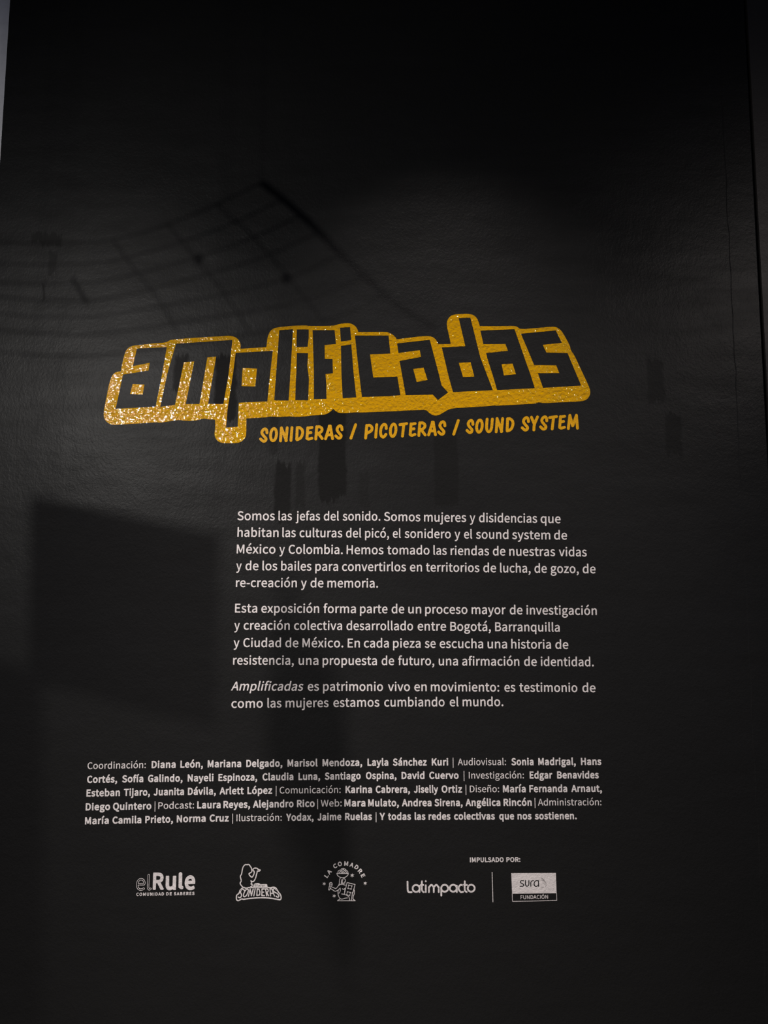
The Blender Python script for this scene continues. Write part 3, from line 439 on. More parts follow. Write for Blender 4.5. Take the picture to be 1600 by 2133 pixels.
233: (205, [[99,-17,78,-14,57,-5,33,14,18,35,9,59,5,92,9,125,19,152,34,173,56,191,75,199,99,204,126,200,144,192,165,175,179,152,185,131,188,104,186,82,183,76,177,73,66,72,64,71,75,49,87,39,99,35,117,34,132,37,153,48,159,48,166,44,179,20,180,14,177,6,156,-7,132,-15],[64,122,133,122,130,134,124,143,114,150,102,152,90,150,78,143,70,134],[93,205,86,209,69,226,66,233,67,239,123,305,129,310,138,309,165,285,167,278,166,272,105,209,96,204]]),
237: (109, [[29,-13,22,-9,18,0,18,186,23,195,29,198,65,198,71,195,76,186,75,-3,72,-9,65,-13],[38,206,14,228,14,240,71,307,77,310,86,309,112,285,114,279,113,270,50,208,44,205]]),
243: (222, [[96,-17,78,-14,57,-5,33,14,18,35,9,59,5,92,9,126,19,152,34,173,57,191,78,200,102,204,129,200,150,191,173,173,188,152,198,126,202,92,199,62,190,38,171,11,153,-4,129,-14],[90,38,105,35,123,41,132,50,142,74,144,95,138,125,126,142,114,149,102,150,84,144,75,137,70,128,64,110,63,92,68,62,75,49],[96,205,89,209,71,227,69,233,69,239,126,306,132,310,141,309,168,285,171,278,169,272,106,209,99,204]]),
}
SHAPES = {}
SHAPES['tag'] = [[[11012,17812,10984,17823,10957,17838,10922,17866,10902,17889,10878,17928,10865,17958,10856,17988,10853,18023,10857,18058,10865,18083,10881,18113,10912,18157,10961,18218,11022,18283,11026,18293,11023,18303,11017,18314,11007,18322,10997,18325,10987,18324,10962,18307,10892,18243,10877,18235,10862,18232,10837,18235,10817,18247,10804,18263,10798,18288,10800,18308,10811,18328,10887,18398,10917,18421,10942,18434,10982,18443,11007,18443,11027,18440,11047,18433,11077,18418,11096,18403,11109,18388,11122,18369,11135,18343,11143,18313,11145,18288,11139,18253,11122,18220,11105,18198,11048,18138,10993,18068,10980,18048,10973,18033,10971,18023,10973,18008,10982,17983,10994,17963,11007,17949,11027,17934,11037,17929,11042,17929,11052,17940,11057,17953,11067,18043,11071,18058,11077,18068,11087,18079,11097,18086,11112,18091,11137,18092,11152,18086,11162,18080,11177,18062,11184,18038,11179,17973,11171,17923,11161,17893,11146,17868,11117,17837,11087,17819,11067,17811,11047,17809,11032,17809]],[[11393,17799,11368,17807,11333,17829,11303,17859,11274,17904,11253,17949,11238,17994,11228,18039,11219,18099,11216,18154,11219,18209,11228,18264,11242,18309,11261,18349,11289,18384,11318,18406,11338,18415,11373,18421,11418,18413,11458,18390,11493,18355,11518,18317,11541,18269,11558,18219,11569,18169,11576,18119,11580,18059,11577,18004,11568,17954,11553,17904,11533,17864,11505,17829,11468,17805,11423,17795],[11418,17914,11423,17916,11434,17929,11444,17949,11453,17979,11459,18014,11461,18054,11459,18104,11453,18149,11444,18189,11432,18224,11415,18259,11402,18279,11388,18294,11378,18301,11372,18299,11361,18284,11351,18264,11342,18234,11336,18199,11334,18159,11336,18114,11343,18064,11352,18024,11364,17989,11379,17959,11395,17934,11408,17921]],[[11715,17768,11699,17774,11685,17785,11675,17800,11669,17819,11630,18364,11634,18389,11643,18404,11655,18416,11670,18423,11685,18427,11705,18425,11720,18418,11732,18409,11742,18394,11748,18374,11767,18114,11770,18105,11858,18329,11855,18364,11862,18389,11875,18405,11895,18417,11915,18421,11935,18417,11950,18409,11974,18389,11984,18374,11988,18359,11988,18339,11979,18309,12027,17834,12027,17819,12025,17808,12019,17794,12005,17779,11990,17770,11975,17767,11955,17768,11940,17774,11927,17784,11916,17799,11910,17819,11885,18067,11880,18062,11788,17829,11785,17809,11780,17797,11765,17779,11750,17770,11735,17767]],[[12160,17759,12140,17765,12125,17776,12115,17790,12109,17809,12064,18344,12067,18369,12079,18389,12100,18404,12120,18408,12140,18405,12160,18394,12173,18379,12181,18359,12226,17819,12222,17794,12207,17774,12185,17761]],[[12376,17759,12359,17764,12344,17774,12333,17789,12326,17809,12307,18309,12313,18334,12336,18363,12356,18376,12376,18380,12396,18377,12466,18349,12501,18333,12536,18313,12571,18281,12592,18254,12611,18222,12630,18184,12644,18149,12663,18079,12668,18049,12670,18014,12669,17979,12664,17949,12655,17914,12645,17889,12624,17854,12601,17829,12579,17809,12531,17777,12496,17760,12461,17754,12436,17755,12406,17762,12391,17759],[12443,17874,12456,17872,12473,17879,12502,17899,12528,17924,12538,17939,12544,17954,12551,17989,12552,18014,12548,18054,12541,18084,12523,18134,12508,18164,12481,18205,12466,18217,12431,18236,12428,18229,12441,17879]],[[12963,17757,12858,17772,12833,17765,12808,17767,12793,17775,12783,17783,12774,17797,12768,17812,12730,18267,12735,18287,12750,18307,12798,18338,12828,18349,12858,18352,12888,18349,12943,18334,13013,18312,13028,18304,13038,18295,13047,18282,13052,18267,13051,18242,13042,18222,13023,18205,13003,18198,12983,18198,12888,18227,12858,18234,12851,18232,12863,18097,12978,18076,12999,18062,13007,18052,13014,18037,13015,18017,13010,17997,12998,17979,12983,17969,12968,17963,12953,17962,12878,17975,12873,17972,12880,17892,12883,17888,13018,17867,13033,17860,13043,17852,13055,17832,13059,17817,13057,17797,13051,17782,13038,17766,13023,17757,13008,17753,12993,17753]],[[13182,17722,13167,17728,13152,17741,13143,17757,13139,17772,13099,18287,13099,18302,13104,18317,13112,18329,13122,18339,13137,18347,13152,18350,13167,18350,13182,18345,13195,18337,13205,18327,13213,18312,13216,18297,13228,18147,13247,18138,13386,18317,13402,18327,13417,18331,13432,18332,13450,18327,13467,18315,13480,18297,13484,18277,13481,18252,13472,18237,13353,18082,13354,18077,13402,18045,13432,18017,13459,17977,13469,17952,13475,17927,13478,17892,13474,17857,13464,17827,13447,17799,13422,17774,13392,17753,13347,17730,13317,17721,13292,17719,13257,17722,13232,17729,13207,17720],[13291,17837,13302,17839,13322,17848,13337,17858,13353,17872,13358,17882,13360,17892,13356,17917,13345,17937,13329,17952,13302,17970,13257,17997,13242,18000,13240,17997,13252,17847,13277,17839]],[[13708,17696,13693,17701,13683,17707,13673,17718,13665,17732,13661,17752,13664,17772,13508,18267,13506,18292,13513,18312,13521,18322,13532,18332,13553,18340,13573,18341,13588,18336,13603,18327,13613,18316,13620,18302,13659,18182,13773,18170,13775,18172,13800,18297,13813,18317,13833,18330,13858,18335,13883,18328,13893,18322,13902,18312,13912,18292,13914,18267,13823,17777,13825,17752,13823,17737,13816,17722,13808,17712,13788,17698,13768,17694],[13732,17947,13733,17945,13736,17957,13754,18052,13748,18054,13703,18059,13698,18057]],[[14143,17683,14113,17694,14088,17708,14053,17737,14033,17760,14018,17784,13998,17829,13989,17859,13986,17894,13988,17919,13994,17944,14013,17984,14041,18024,14088,18086,14150,18154,14154,18164,14151,18174,14146,18184,14138,18191,14128,18195,14118,18195,14096,18179,14027,18114,14008,18104,13993,18102,13968,18107,13950,18119,13937,18139,13932,18159,13935,18179,13946,18199,14019,18269,14048,18291,14072,18304,14108,18313,14133,18314,14163,18308,14198,18293,14223,18274,14243,18250,14262,18214,14270,18184,14272,18159,14266,18124,14252,18094,14233,18069,14170,17999,14125,17939,14112,17919,14107,17909,14104,17894,14106,17879,14115,17854,14134,17824,14153,17807,14168,17799,14178,17810,14183,17824,14193,17914,14197,17929,14212,17949,14233,17961,14258,17963,14273,17959,14284,17954,14295,17944,14303,17934,14307,17924,14310,17909,14305,17844,14298,17794,14287,17764,14273,17740,14246,17709,14218,17691,14198,17683,14178,17680,14163,17679]],[[14801,17639,14786,17646,14776,17654,14762,17676,14565,18236,14563,18261,14570,18281,14586,18299,14606,18309,14626,18311,14646,18306,14662,18296,14676,18276,14874,17711,14876,17696,14874,17681,14868,17666,14860,17656,14846,17644,14831,17639,14816,17637]],[[15272,17664,15257,17669,15242,17679,15230,17694,15224,17714,15175,18244,15179,18269,15192,18289,15212,18303,15232,18307,15252,18305,15267,18297,15281,18284,15289,18269,15293,18254,15307,18107,15442,18037,15477,18014,15506,17989,15530,17959,15546,17929,15557,17899,15563,17864,15563,17839,15559,17809,15545,17774,15527,17747,15507,17724,15482,17701,15457,17683,15422,17666,15392,17661,15352,17664,15317,17673,15292,17664],[15379,17779,15387,17779,15404,17789,15421,17804,15434,17819,15444,17839,15445,17854,15442,17869,15431,17894,15422,17905,15407,17919,15377,17938,15322,17967,15320,17964,15320,17959,15335,17794,15341,17789]],[[15686,17635,15671,17641,15656,17652,15645,17666,15639,17686,15594,18211,15597,18236,15610,18256,15631,18270,15651,18274,15671,18271,15690,18261,15703,18246,15711,18226,15756,17696,15752,17671,15746,17659,15736,17648,15724,17641,15711,17636]],[[15983,17626,15964,17632,15945,17642,15918,17662,15883,17699,15861,17732,15848,17757,15836,17787,15823,17827,15806,17897,15797,17972,15797,18012,15803,18077,15810,18112,15818,18142,15833,18177,15848,18201,15865,18222,15893,18247,15923,18263,15958,18272,15983,18271,15998,18267,16025,18252,16038,18242,16058,18222,16079,18197,16128,18132,16136,18117,16139,18097,16134,18072,16119,18052,16098,18040,16073,18038,16053,18044,16038,18056,15988,18122,15963,18151,15953,18143,15943,18131,15931,18107,15920,18062,15916,18032,15915,17977,15918,17947,15929,17887,15938,17852,15955,17807,15972,17777,15988,17758,16008,17742,16018,17741,16024,17747,16028,17767,16037,17867,16043,17882,16055,17897,16068,17905,16083,17911,16103,17911,16118,17907,16133,17898,16142,17887,16150,17872,16153,17857,16144,17747,16137,17712,16121,17677,16098,17652,16078,17638,16053,17628,16018,17622]],[[16379,17615,16354,17622,16319,17646,16289,17679,16263,17720,16244,17765,16227,17815,16216,17865,16210,17915,16206,17975,16209,18030,16216,18080,16230,18130,16248,18170,16274,18205,16304,18228,16320,18235,16359,18243,16404,18233,16439,18212,16473,18175,16498,18135,16518,18090,16535,18035,16546,17985,16553,17935,16556,17880,16553,17820,16546,17770,16533,17725,16512,17680,16485,17645,16454,17623,16439,17617,16409,17611],[16396,17735,16404,17732,16413,17745,16422,17765,16430,17795,16436,17835,16438,17875,16436,17920,16430,17965,16421,18005,16407,18050,16393,18080,16379,18104,16364,18120,16359,18122,16350,18110,16341,18090,16332,18055,16327,18020,16325,17980,16327,17930,16333,17885,16342,17845,16354,17805,16371,17770,16384,17750]],[[16936,17592,16651,17637,16636,17643,16624,17652,16616,17662,16609,17677,16607,17697,16612,17717,16626,17737,16641,17748,16666,17753,16756,17740,16759,17742,16711,18167,16714,18187,16725,18207,16741,18222,16756,18228,16781,18228,16801,18221,16812,18212,16820,18202,16828,18182,16880,17722,16886,17719,16956,17708,16971,17703,16990,17687,17001,17667,17003,17652,17002,17637,16996,17622,16990,17612,16979,17602,16966,17595,16951,17592]],[[17267,17593,17157,17610,17137,17603,17112,17604,17097,17610,17086,17618,17074,17633,17069,17648,17032,18093,17032,18113,17038,18133,17052,18150,17097,18181,17127,18193,17157,18196,17187,18192,17242,18177,17307,18155,17321,18148,17332,18139,17339,18128,17345,18113,17346,18088,17338,18068,17322,18051,17302,18042,17287,18041,17272,18043,17167,18076,17157,18078,17152,18073,17164,17938,17262,17920,17277,17915,17288,17908,17298,17898,17304,17888,17310,17873,17310,17853,17304,17833,17292,17818,17277,17808,17262,17803,17247,17803,17177,17815,17174,17813,17180,17728,17182,17726,17312,17705,17332,17693,17347,17673,17352,17658,17352,17638,17347,17623,17337,17608,17322,17596,17307,17591,17292,17589]],[[17482,17558,17465,17563,17450,17573,17438,17588,17432,17608,17392,18138,17396,18163,17405,18178,17415,18188,17427,18195,17442,18199,17457,18200,17472,18196,17487,18188,17497,18178,17506,18163,17510,18148,17521,17993,17537,17984,17672,18164,17687,18175,17702,18180,17722,18181,17737,18176,17755,18163,17767,18146,17772,18123,17769,18103,17761,18088,17640,17923,17697,17882,17722,17858,17744,17823,17758,17788,17763,17763,17765,17738,17762,17698,17753,17668,17737,17641,17712,17614,17691,17598,17668,17583,17637,17568,17607,17558,17582,17556,17547,17560,17522,17566,17502,17558],[17563,17678,17582,17674,17592,17677,17607,17684,17632,17701,17645,17718,17647,17733,17646,17748,17637,17773,17619,17793,17562,17832,17547,17841,17537,17843,17533,17838,17544,17688,17548,17683]],[[17998,17534,17983,17540,17973,17546,17963,17557,17955,17571,17951,17591,17954,17611,17801,18106,17800,18126,17808,18149,17823,18166,17843,18175,17863,18177,17878,18174,17894,18166,17908,18151,17915,18136,17950,18021,17953,18019,18063,18008,18087,18131,18098,18151,18118,18166,18143,18171,18168,18166,18188,18151,18195,18141,18200,18126,18201,18101,18112,17616,18115,17591,18111,17571,18098,17551,18088,17543,18073,17536,18058,17533],[18022,17791,18023,17787,18025,17796,18042,17886,18041,17891,17993,17896,17991,17891]],[[18427,17517,18397,17529,18372,17543,18337,17572,18317,17596,18293,17637,18282,17664,18274,17692,18270,17727,18273,17762,18281,17787,18296,17817,18312,17842,18362,17908,18436,17992,18439,18002,18437,18012,18431,18022,18422,18031,18412,18034,18402,18033,18380,18017,18311,17952,18297,17944,18277,17940,18252,17944,18233,17957,18220,17977,18216,17997,18219,18017,18230,18037,18304,18107,18332,18129,18357,18142,18397,18152,18422,18152,18452,18146,18487,18130,18509,18112,18527,18092,18539,18072,18548,18052,18556,18022,18558,17997,18552,17962,18537,17930,18520,17907,18456,17837,18411,17777,18397,17755,18389,17737,18388,17727,18392,17707,18400,17687,18412,17666,18427,17650,18452,17633,18457,17635,18465,17647,18469,17657,18479,17747,18483,17762,18497,17783,18507,17790,18522,17797,18547,17798,18562,17793,18572,17788,18582,17779,18590,17767,18596,17742,18591,17677,18583,17627,18573,17597,18558,17572,18530,17542,18502,17524,18482,17516,18462,17513,18447,17513]],[[19079,17468,19066,17473,19054,17482,19041,17503,18847,18073,18846,18098,18854,18118,18869,18135,18889,18145,18909,18147,18929,18141,18947,18128,18958,18113,19153,17538,19155,17523,19153,17508,19146,17493,19138,17483,19124,17472,19109,17467,19094,17465]],[[19616,17456,19593,17461,19566,17473,19531,17496,19506,17521,19490,17541,19468,17581,19459,17606,19452,17631,19449,17661,19452,17701,19460,17726,19472,17751,19491,17781,19534,17841,19606,17926,19608,17931,19604,17946,19598,17956,19592,17961,19581,17963,19576,17961,19557,17946,19491,17882,19476,17874,19461,17871,19436,17875,19418,17886,19403,17906,19398,17926,19400,17946,19410,17966,19480,18036,19506,18057,19531,18071,19566,18081,19591,18082,19621,18076,19656,18060,19681,18041,19697,18021,19716,17986,19724,17956,19726,17931,19722,17896,19706,17862,19691,17841,19629,17771,19586,17712,19571,17686,19567,17666,19571,17643,19578,17626,19589,17606,19597,17596,19616,17580,19621,17577,19626,17578,19632,17586,19636,17598,19645,17686,19649,17701,19663,17721,19676,17730,19686,17734,19711,17736,19726,17732,19736,17727,19746,17719,19756,17706,19760,17696,19763,17681,19758,17616,19751,17571,19742,17541,19731,17521,19706,17491,19681,17471,19651,17458,19631,17455]],[[19971,17446,19946,17453,19912,17476,19884,17506,19856,17550,19837,17591,19819,17646,19809,17691,19802,17746,19799,17801,19802,17856,19809,17906,19822,17951,19841,17993,19866,18026,19896,18049,19916,18059,19951,18065,19996,18057,20031,18036,20066,18001,20092,17961,20113,17916,20131,17861,20142,17811,20148,17761,20151,17706,20149,17651,20141,17601,20127,17551,20106,17510,20080,17476,20046,17452,20031,17447,20001,17441],[19989,17566,19996,17561,20006,17573,20017,17596,20025,17626,20031,17661,20033,17701,20031,17746,20024,17796,20015,17836,20003,17871,19990,17901,19976,17923,19956,17944,19951,17943,19943,17931,19933,17911,19925,17881,19919,17846,19917,17806,19919,17756,19926,17711,19935,17671,19946,17636,19963,17601,19976,17580]],[[20274,17408,20259,17417,20249,17428,20241,17443,20238,17458,20223,17623,20214,17758,20214,17813,20217,17853,20223,17888,20232,17923,20244,17953,20268,17993,20287,18013,20299,18023,20324,18036,20354,18044,20384,18044,20419,18033,20439,18020,20463,17998,20476,17983,20494,17957,20508,17928,20523,17888,20534,17843,20543,17788,20551,17723,20572,17468,20572,17453,20565,17433,20554,17420,20539,17409,20524,17405,20504,17404,20484,17412,20470,17423,20460,17438,20455,17458,20434,17708,20426,17773,20418,17823,20410,17853,20399,17883,20385,17908,20369,17925,20364,17924,20356,17913,20345,17888,20335,17843,20332,17808,20335,17698,20355,17468,20355,17453,20350,17438,20345,17428,20336,17418,20324,17410,20299,17404]],[[20698,17382,20683,17388,20668,17400,20658,17415,20654,17432,20617,17982,20619,18007,20627,18022,20638,18035,20653,18044,20673,18048,20693,18045,20708,18038,20720,18027,20728,18014,20734,17992,20751,17742,20753,17732,20834,17947,20831,17987,20837,18007,20848,18024,20868,18037,20888,18042,20908,18039,20923,18031,20948,18010,20958,17995,20964,17977,20963,17957,20954,17932,21001,17447,20999,17422,20992,17407,20978,17393,20963,17384,20948,17381,20928,17382,20913,17388,20901,17397,20890,17412,20884,17432,20861,17667,20858,17675,20772,17442,20770,17427,20765,17412,20754,17397,20738,17386,20718,17381]],[[21139,17391,21119,17398,21104,17409,21094,17424,21089,17441,21070,17946,21076,17971,21099,17999,21119,18012,21139,18015,21159,18012,21229,17985,21264,17969,21299,17947,21334,17916,21354,17889,21374,17856,21405,17786,21425,17716,21430,17681,21432,17646,21431,17611,21426,17581,21419,17551,21407,17521,21385,17486,21364,17462,21341,17441,21294,17409,21259,17393,21224,17386,21199,17388,21169,17394,21154,17391],[21208,17506,21224,17506,21249,17520,21279,17544,21293,17561,21302,17576,21310,17601,21314,17646,21310,17691,21304,17716,21284,17771,21269,17801,21257,17821,21242,17841,21229,17852,21194,17871,21191,17866,21204,17511]],[[21909,17343,21879,17355,21854,17370,21819,17398,21799,17422,21777,17459,21764,17489,21756,17519,21752,17554,21756,17589,21764,17614,21779,17644,21795,17669,21844,17734,21919,17818,21921,17824,21917,17839,21911,17849,21904,17855,21894,17858,21884,17857,21860,17839,21794,17777,21779,17768,21764,17764,21739,17767,21719,17778,21704,17798,21698,17819,21700,17839,21710,17859,21789,17934,21814,17953,21839,17967,21879,17976,21904,17976,21924,17973,21944,17966,21969,17953,21993,17934,22016,17904,22029,17878,22037,17849,22039,17819,22033,17784,22018,17754,21999,17729,21947,17674,21894,17604,21879,17581,21873,17569,21870,17554,21874,17534,21881,17514,21894,17492,21909,17476,21934,17460,21939,17462,21948,17474,21951,17484,21961,17574,21965,17589,21979,17609,21989,17616,22004,17623,22029,17624,22044,17619,22054,17613,22071,17594,22075,17584,22078,17569,22073,17504,22065,17454,22055,17424,22040,17399,22013,17369,21984,17350,21964,17343,21944,17340,21929,17340]],[[22377,17315,22357,17326,22342,17344,22262,17520,22196,17361,22187,17347,22177,17338,22167,17331,22152,17326,22137,17326,22122,17329,22108,17336,22097,17345,22090,17356,22084,17371,22083,17391,22087,17406,22204,17686,22192,17766,22185,17916,22190,17936,22201,17951,22213,17961,22232,17968,22252,17969,22272,17962,22287,17950,22299,17931,22302,17916,22310,17776,22316,17731,22325,17691,22340,17646,22362,17591,22452,17386,22453,17371,22451,17356,22445,17341,22437,17331,22422,17320,22407,17314,22392,17313]],[[22698,17306,22668,17312,22643,17322,22603,17347,22576,17371,22551,17406,22535,17436,22520,17481,22516,17516,22519,17551,22528,17580,22541,17606,22558,17632,22607,17696,22683,17781,22685,17786,22681,17801,22674,17811,22668,17816,22658,17820,22648,17819,22624,17801,22558,17739,22543,17731,22528,17727,22503,17729,22483,17741,22468,17760,22462,17781,22464,17801,22474,17821,22533,17878,22554,17896,22583,17918,22608,17930,22638,17937,22663,17938,22693,17933,22721,17921,22753,17900,22773,17877,22792,17841,22801,17811,22803,17786,22798,17751,22782,17716,22763,17692,22698,17621,22656,17566,22638,17536,22635,17526,22635,17511,22638,17496,22647,17476,22659,17456,22673,17443,22698,17427,22703,17429,22712,17441,22715,17451,22724,17536,22727,17551,22733,17562,22743,17574,22753,17582,22768,17588,22793,17589,22808,17584,22818,17578,22833,17561,22838,17551,22841,17536,22837,17471,22829,17421,22819,17391,22808,17371,22788,17346,22773,17333,22756,17321,22728,17310]],[[23166,17300,22886,17343,22871,17349,22861,17357,22851,17370,22844,17385,22843,17405,22848,17425,22861,17443,22881,17455,22906,17459,22996,17446,22997,17450,22949,17870,22952,17890,22961,17905,22976,17919,22991,17926,23016,17928,23036,17921,23055,17905,23064,17885,23118,17430,23121,17426,23196,17415,23210,17410,23230,17395,23241,17375,23244,17360,23243,17345,23237,17330,23226,17315,23216,17307,23201,17300,23186,17298]],[[23497,17289,23387,17306,23382,17306,23372,17302,23357,17298,23337,17300,23322,17307,23312,17315,23301,17329,23296,17344,23258,17809,23263,17829,23278,17849,23312,17874,23330,17884,23352,17892,23382,17895,23417,17891,23472,17876,23537,17854,23547,17849,23559,17839,23567,17828,23573,17814,23574,17789,23567,17769,23552,17752,23542,17746,23527,17741,23502,17741,23412,17771,23382,17777,23378,17774,23389,17639,23392,17635,23502,17614,23523,17599,23531,17589,23537,17574,23539,17554,23533,17534,23522,17518,23507,17507,23492,17501,23477,17500,23407,17512,23402,17513,23400,17509,23407,17423,23542,17400,23562,17388,23576,17369,23581,17354,23580,17334,23575,17319,23565,17304,23552,17294,23537,17288,23522,17286]],[[23725,17248,23710,17255,23700,17264,23690,17278,23685,17293,23620,17848,23622,17868,23629,17883,23637,17893,23650,17903,23665,17909,23680,17911,23695,17908,23710,17902,23721,17893,23732,17878,23738,17858,23765,17627,23800,17753,23807,17768,23820,17783,23835,17792,23850,17795,23875,17795,23890,17791,23900,17786,23910,17777,23920,17763,23980,17593,24001,17843,24004,17858,24010,17871,24020,17882,24040,17894,24065,17898,24080,17894,24090,17889,24100,17882,24111,17868,24117,17853,24119,17838,24074,17298,24070,17283,24065,17273,24058,17263,24045,17253,24035,17248,24020,17245,24005,17246,23990,17250,23978,17258,23968,17268,23960,17283,23870,17546,23865,17540,23804,17313,23801,17293,23796,17278,23785,17262,23765,17249,23745,17245]]]
SHAPES['hollow_e'] = [[5861,36589,5842,36592,5820,36599,5799,36609,5782,36619,5758,36638,5743,36652,5730,36669,5717,36690,5707,36712,5692,36755,5682,36801,5678,36849,5679,36894,5682,36916,5689,36954,5702,36995,5712,37014,5722,37030,5737,37048,5753,37062,5786,37084,5806,37093,5822,37099,5849,37103,5868,37103,5887,37101,5935,37090,5966,37079,6007,37059,6019,37050,6028,37036,6030,37022,6027,37007,6022,36997,6012,36988,6000,36982,5988,36980,5974,36983,5923,37007,5887,37016,5854,37020,5844,37019,5827,37012,5814,37005,5797,36990,5783,36971,5774,36950,5769,36935,5764,36904,5762,36880,6005,36878,6017,36876,6031,36867,6041,36854,6057,36808,6061,36784,6060,36762,6055,36743,6041,36700,6030,36676,6018,36657,6000,36635,5978,36619,5959,36608,5935,36599,5914,36593,5892,36589],[5860,36606,5890,36606,5909,36609,5930,36615,5952,36623,5969,36633,5988,36647,6005,36666,6016,36686,6025,36705,6039,36748,6043,36765,6044,36784,6042,36801,6038,36815,6026,36846,6019,36855,6010,36860,5745,36863,5745,36890,5750,36923,5757,36954,5763,36969,5775,36990,5784,37001,5796,37012,5818,37026,5839,37035,5851,37037,5878,37035,5930,37023,5978,37000,5988,36997,5995,36998,6002,37001,6011,37012,6013,37019,6013,37026,6007,37038,6000,37044,5962,37063,5933,37073,5902,37081,5868,37086,5849,37086,5827,37083,5810,37077,5794,37069,5762,37048,5749,37036,5735,37019,5726,37005,5718,36988,5705,36950,5696,36894,5695,36849,5698,36803,5708,36760,5722,36719,5733,36698,5743,36680,5758,36661,5772,36647,5789,36635,5808,36623,5827,36614,5846,36609],[5858,36656,5832,36666,5815,36676,5794,36695,5784,36707,5774,36724,5761,36755,5751,36791,5747,36813,5986,36812,5988,36808,5994,36791,5994,36772,5987,36743,5980,36724,5972,36707,5963,36693,5954,36683,5945,36676,5930,36668,5916,36662,5885,36655,5870,36655],[5859,36674,5870,36672,5882,36672,5909,36677,5933,36688,5945,36698,5958,36717,5971,36748,5978,36774,5978,36782,5975,36794,5974,36795,5767,36796,5771,36779,5783,36746,5798,36716,5808,36705,5825,36690,5839,36681]]
SHAPES['hollow_l'] = [[6187,36413,6175,36418,6166,36427,6159,36438,6156,36450,6133,36872,6131,36937,6132,36978,6134,37006,6140,37028,6170,37069,6184,37081,6197,37087,6214,37091,6228,37091,6245,37088,6259,37083,6298,37061,6305,37054,6311,37045,6314,37035,6315,37026,6313,37014,6307,37003,6299,36994,6288,36989,6276,36986,6262,36988,6228,37006,6226,37004,6216,36990,6214,36939,6216,36874,6238,36452,6234,36435,6229,36428,6222,36421,6206,36413,6197,36412],[6189,36430,6202,36430,6211,36434,6219,36442,6221,36454,6199,36874,6197,36939,6199,36994,6202,37001,6217,37023,6221,37025,6230,37023,6264,37005,6274,37003,6283,37005,6290,37009,6295,37016,6298,37026,6296,37038,6288,37047,6252,37067,6240,37072,6226,37075,6209,37073,6197,37068,6185,37060,6177,37052,6156,37021,6151,37004,6148,36978,6148,36937,6150,36872,6172,36452,6174,36445,6178,36438,6182,36434]]
SHAPES['foot_l'] = [[7515,36339,7491,36345,7470,36360,7457,36378,7449,36402,7438,36945,7442,36963,7452,36982,7461,36992,7479,37005,7497,37023,7515,37033,7533,37040,7551,37043,7581,37045,7605,37038,7626,37023,7639,37002,7645,36978,7642,36954,7637,36942,7629,36931,7614,36917,7602,36910,7587,36906,7586,36903,7596,36405,7593,36390,7588,36378,7580,36366,7569,36355,7557,36347,7545,36342,7530,36339]]
SHAPES['singer'] = [[10323,35998,10290,36001,10245,36000,10221,36002,10191,36014,10163,36037,10143,36061,10122,36091,10105,36124,10094,36151,10087,36181,10068,36283,10056,36361,10048,36394,10036,36421,10006,36472,9997,36499,9997,36535,10017,36613,10027,36667,10030,36694,10029,36709,10024,36721,9998,36748,9988,36769,9986,36793,9989,36814,9998,36838,10009,36859,10029,36889,10095,36970,10104,36975,10116,36975,10125,36970,10131,36958,10129,36946,10063,36865,10047,36841,10036,36820,10029,36793,10029,36781,10032,36774,10059,36745,10069,36724,10071,36718,10072,36694,10069,36661,10059,36607,10038,36529,10038,36508,10045,36487,10074,36439,10088,36406,10097,36367,10109,36289,10127,36193,10135,36163,10144,36139,10159,36112,10176,36087,10195,36064,10212,36050,10227,36044,10245,36042,10290,36043,10338,36039,10356,36039,10368,36043,10383,36056,10422,36118,10450,36154,10458,36175,10472,36244,10474,36280,10468,36307,10449,36326,10374,36367,10354,36397,10352,36409,10370,36457,10407,36507,10449,36547,10491,36566,10500,36566,10506,36564,10542,36537,10571,36487,10594,36436,10611,36388,10617,36355,10615,36328,10609,36304,10601,36286,10589,36268,10559,36244,10562,36229,10575,36208,10593,36196,10623,36188,10662,36187,10686,36190,10701,36194,10713,36202,10740,36231,10761,36246,10785,36254,10813,36259,10794,36271,10785,36272,10743,36264,10722,36267,10713,36273,10701,36289,10696,36310,10690,36349,10660,36454,10640,36544,10631,36571,10601,36634,10583,36664,10568,36685,10554,36697,10542,36704,10530,36708,10518,36709,10506,36705,10461,36672,10447,36673,10437,36682,10435,36688,10435,36697,10463,36772,10463,36775,10439,36820,10439,36832,10443,36841,10449,36845,10485,36852,10486,36856,10484,36904,10422,36938,10415,36946,10413,36955,10415,36964,10419,36970,10428,36975,10437,36975,10443,36972,10512,36935,10518,36931,10522,36925,10527,36832,10524,36824,10518,36818,10489,36811,10505,36778,10504,36769,10496,36748,10500,36747,10515,36751,10536,36750,10557,36744,10577,36733,10600,36712,10618,36688,10637,36655,10669,36589,10680,36556,10700,36466,10730,36361,10740,36307,10743,36306,10782,36314,10806,36312,10827,36302,10845,36287,10860,36270,10863,36262,10866,36244,10863,36236,10857,36230,10839,36221,10797,36214,10779,36208,10768,36199,10740,36169,10716,36155,10692,36148,10668,36146,10620,36146,10595,36151,10578,36157,10560,36166,10543,36181,10533,36193,10523,36211,10517,36232,10516,36253,10517,36256,10530,36276,10557,36296,10565,36307,10574,36337,10575,36355,10570,36379,10554,36421,10533,36469,10509,36510,10494,36521,10476,36514,10437,36477,10407,36436,10396,36409,10404,36398,10476,36359,10503,36332,10508,36325,10516,36283,10513,36238,10497,36160,10488,36135,10479,36121,10456,36094,10431,36052,10412,36025,10391,36007,10365,35998,10338,35997]]
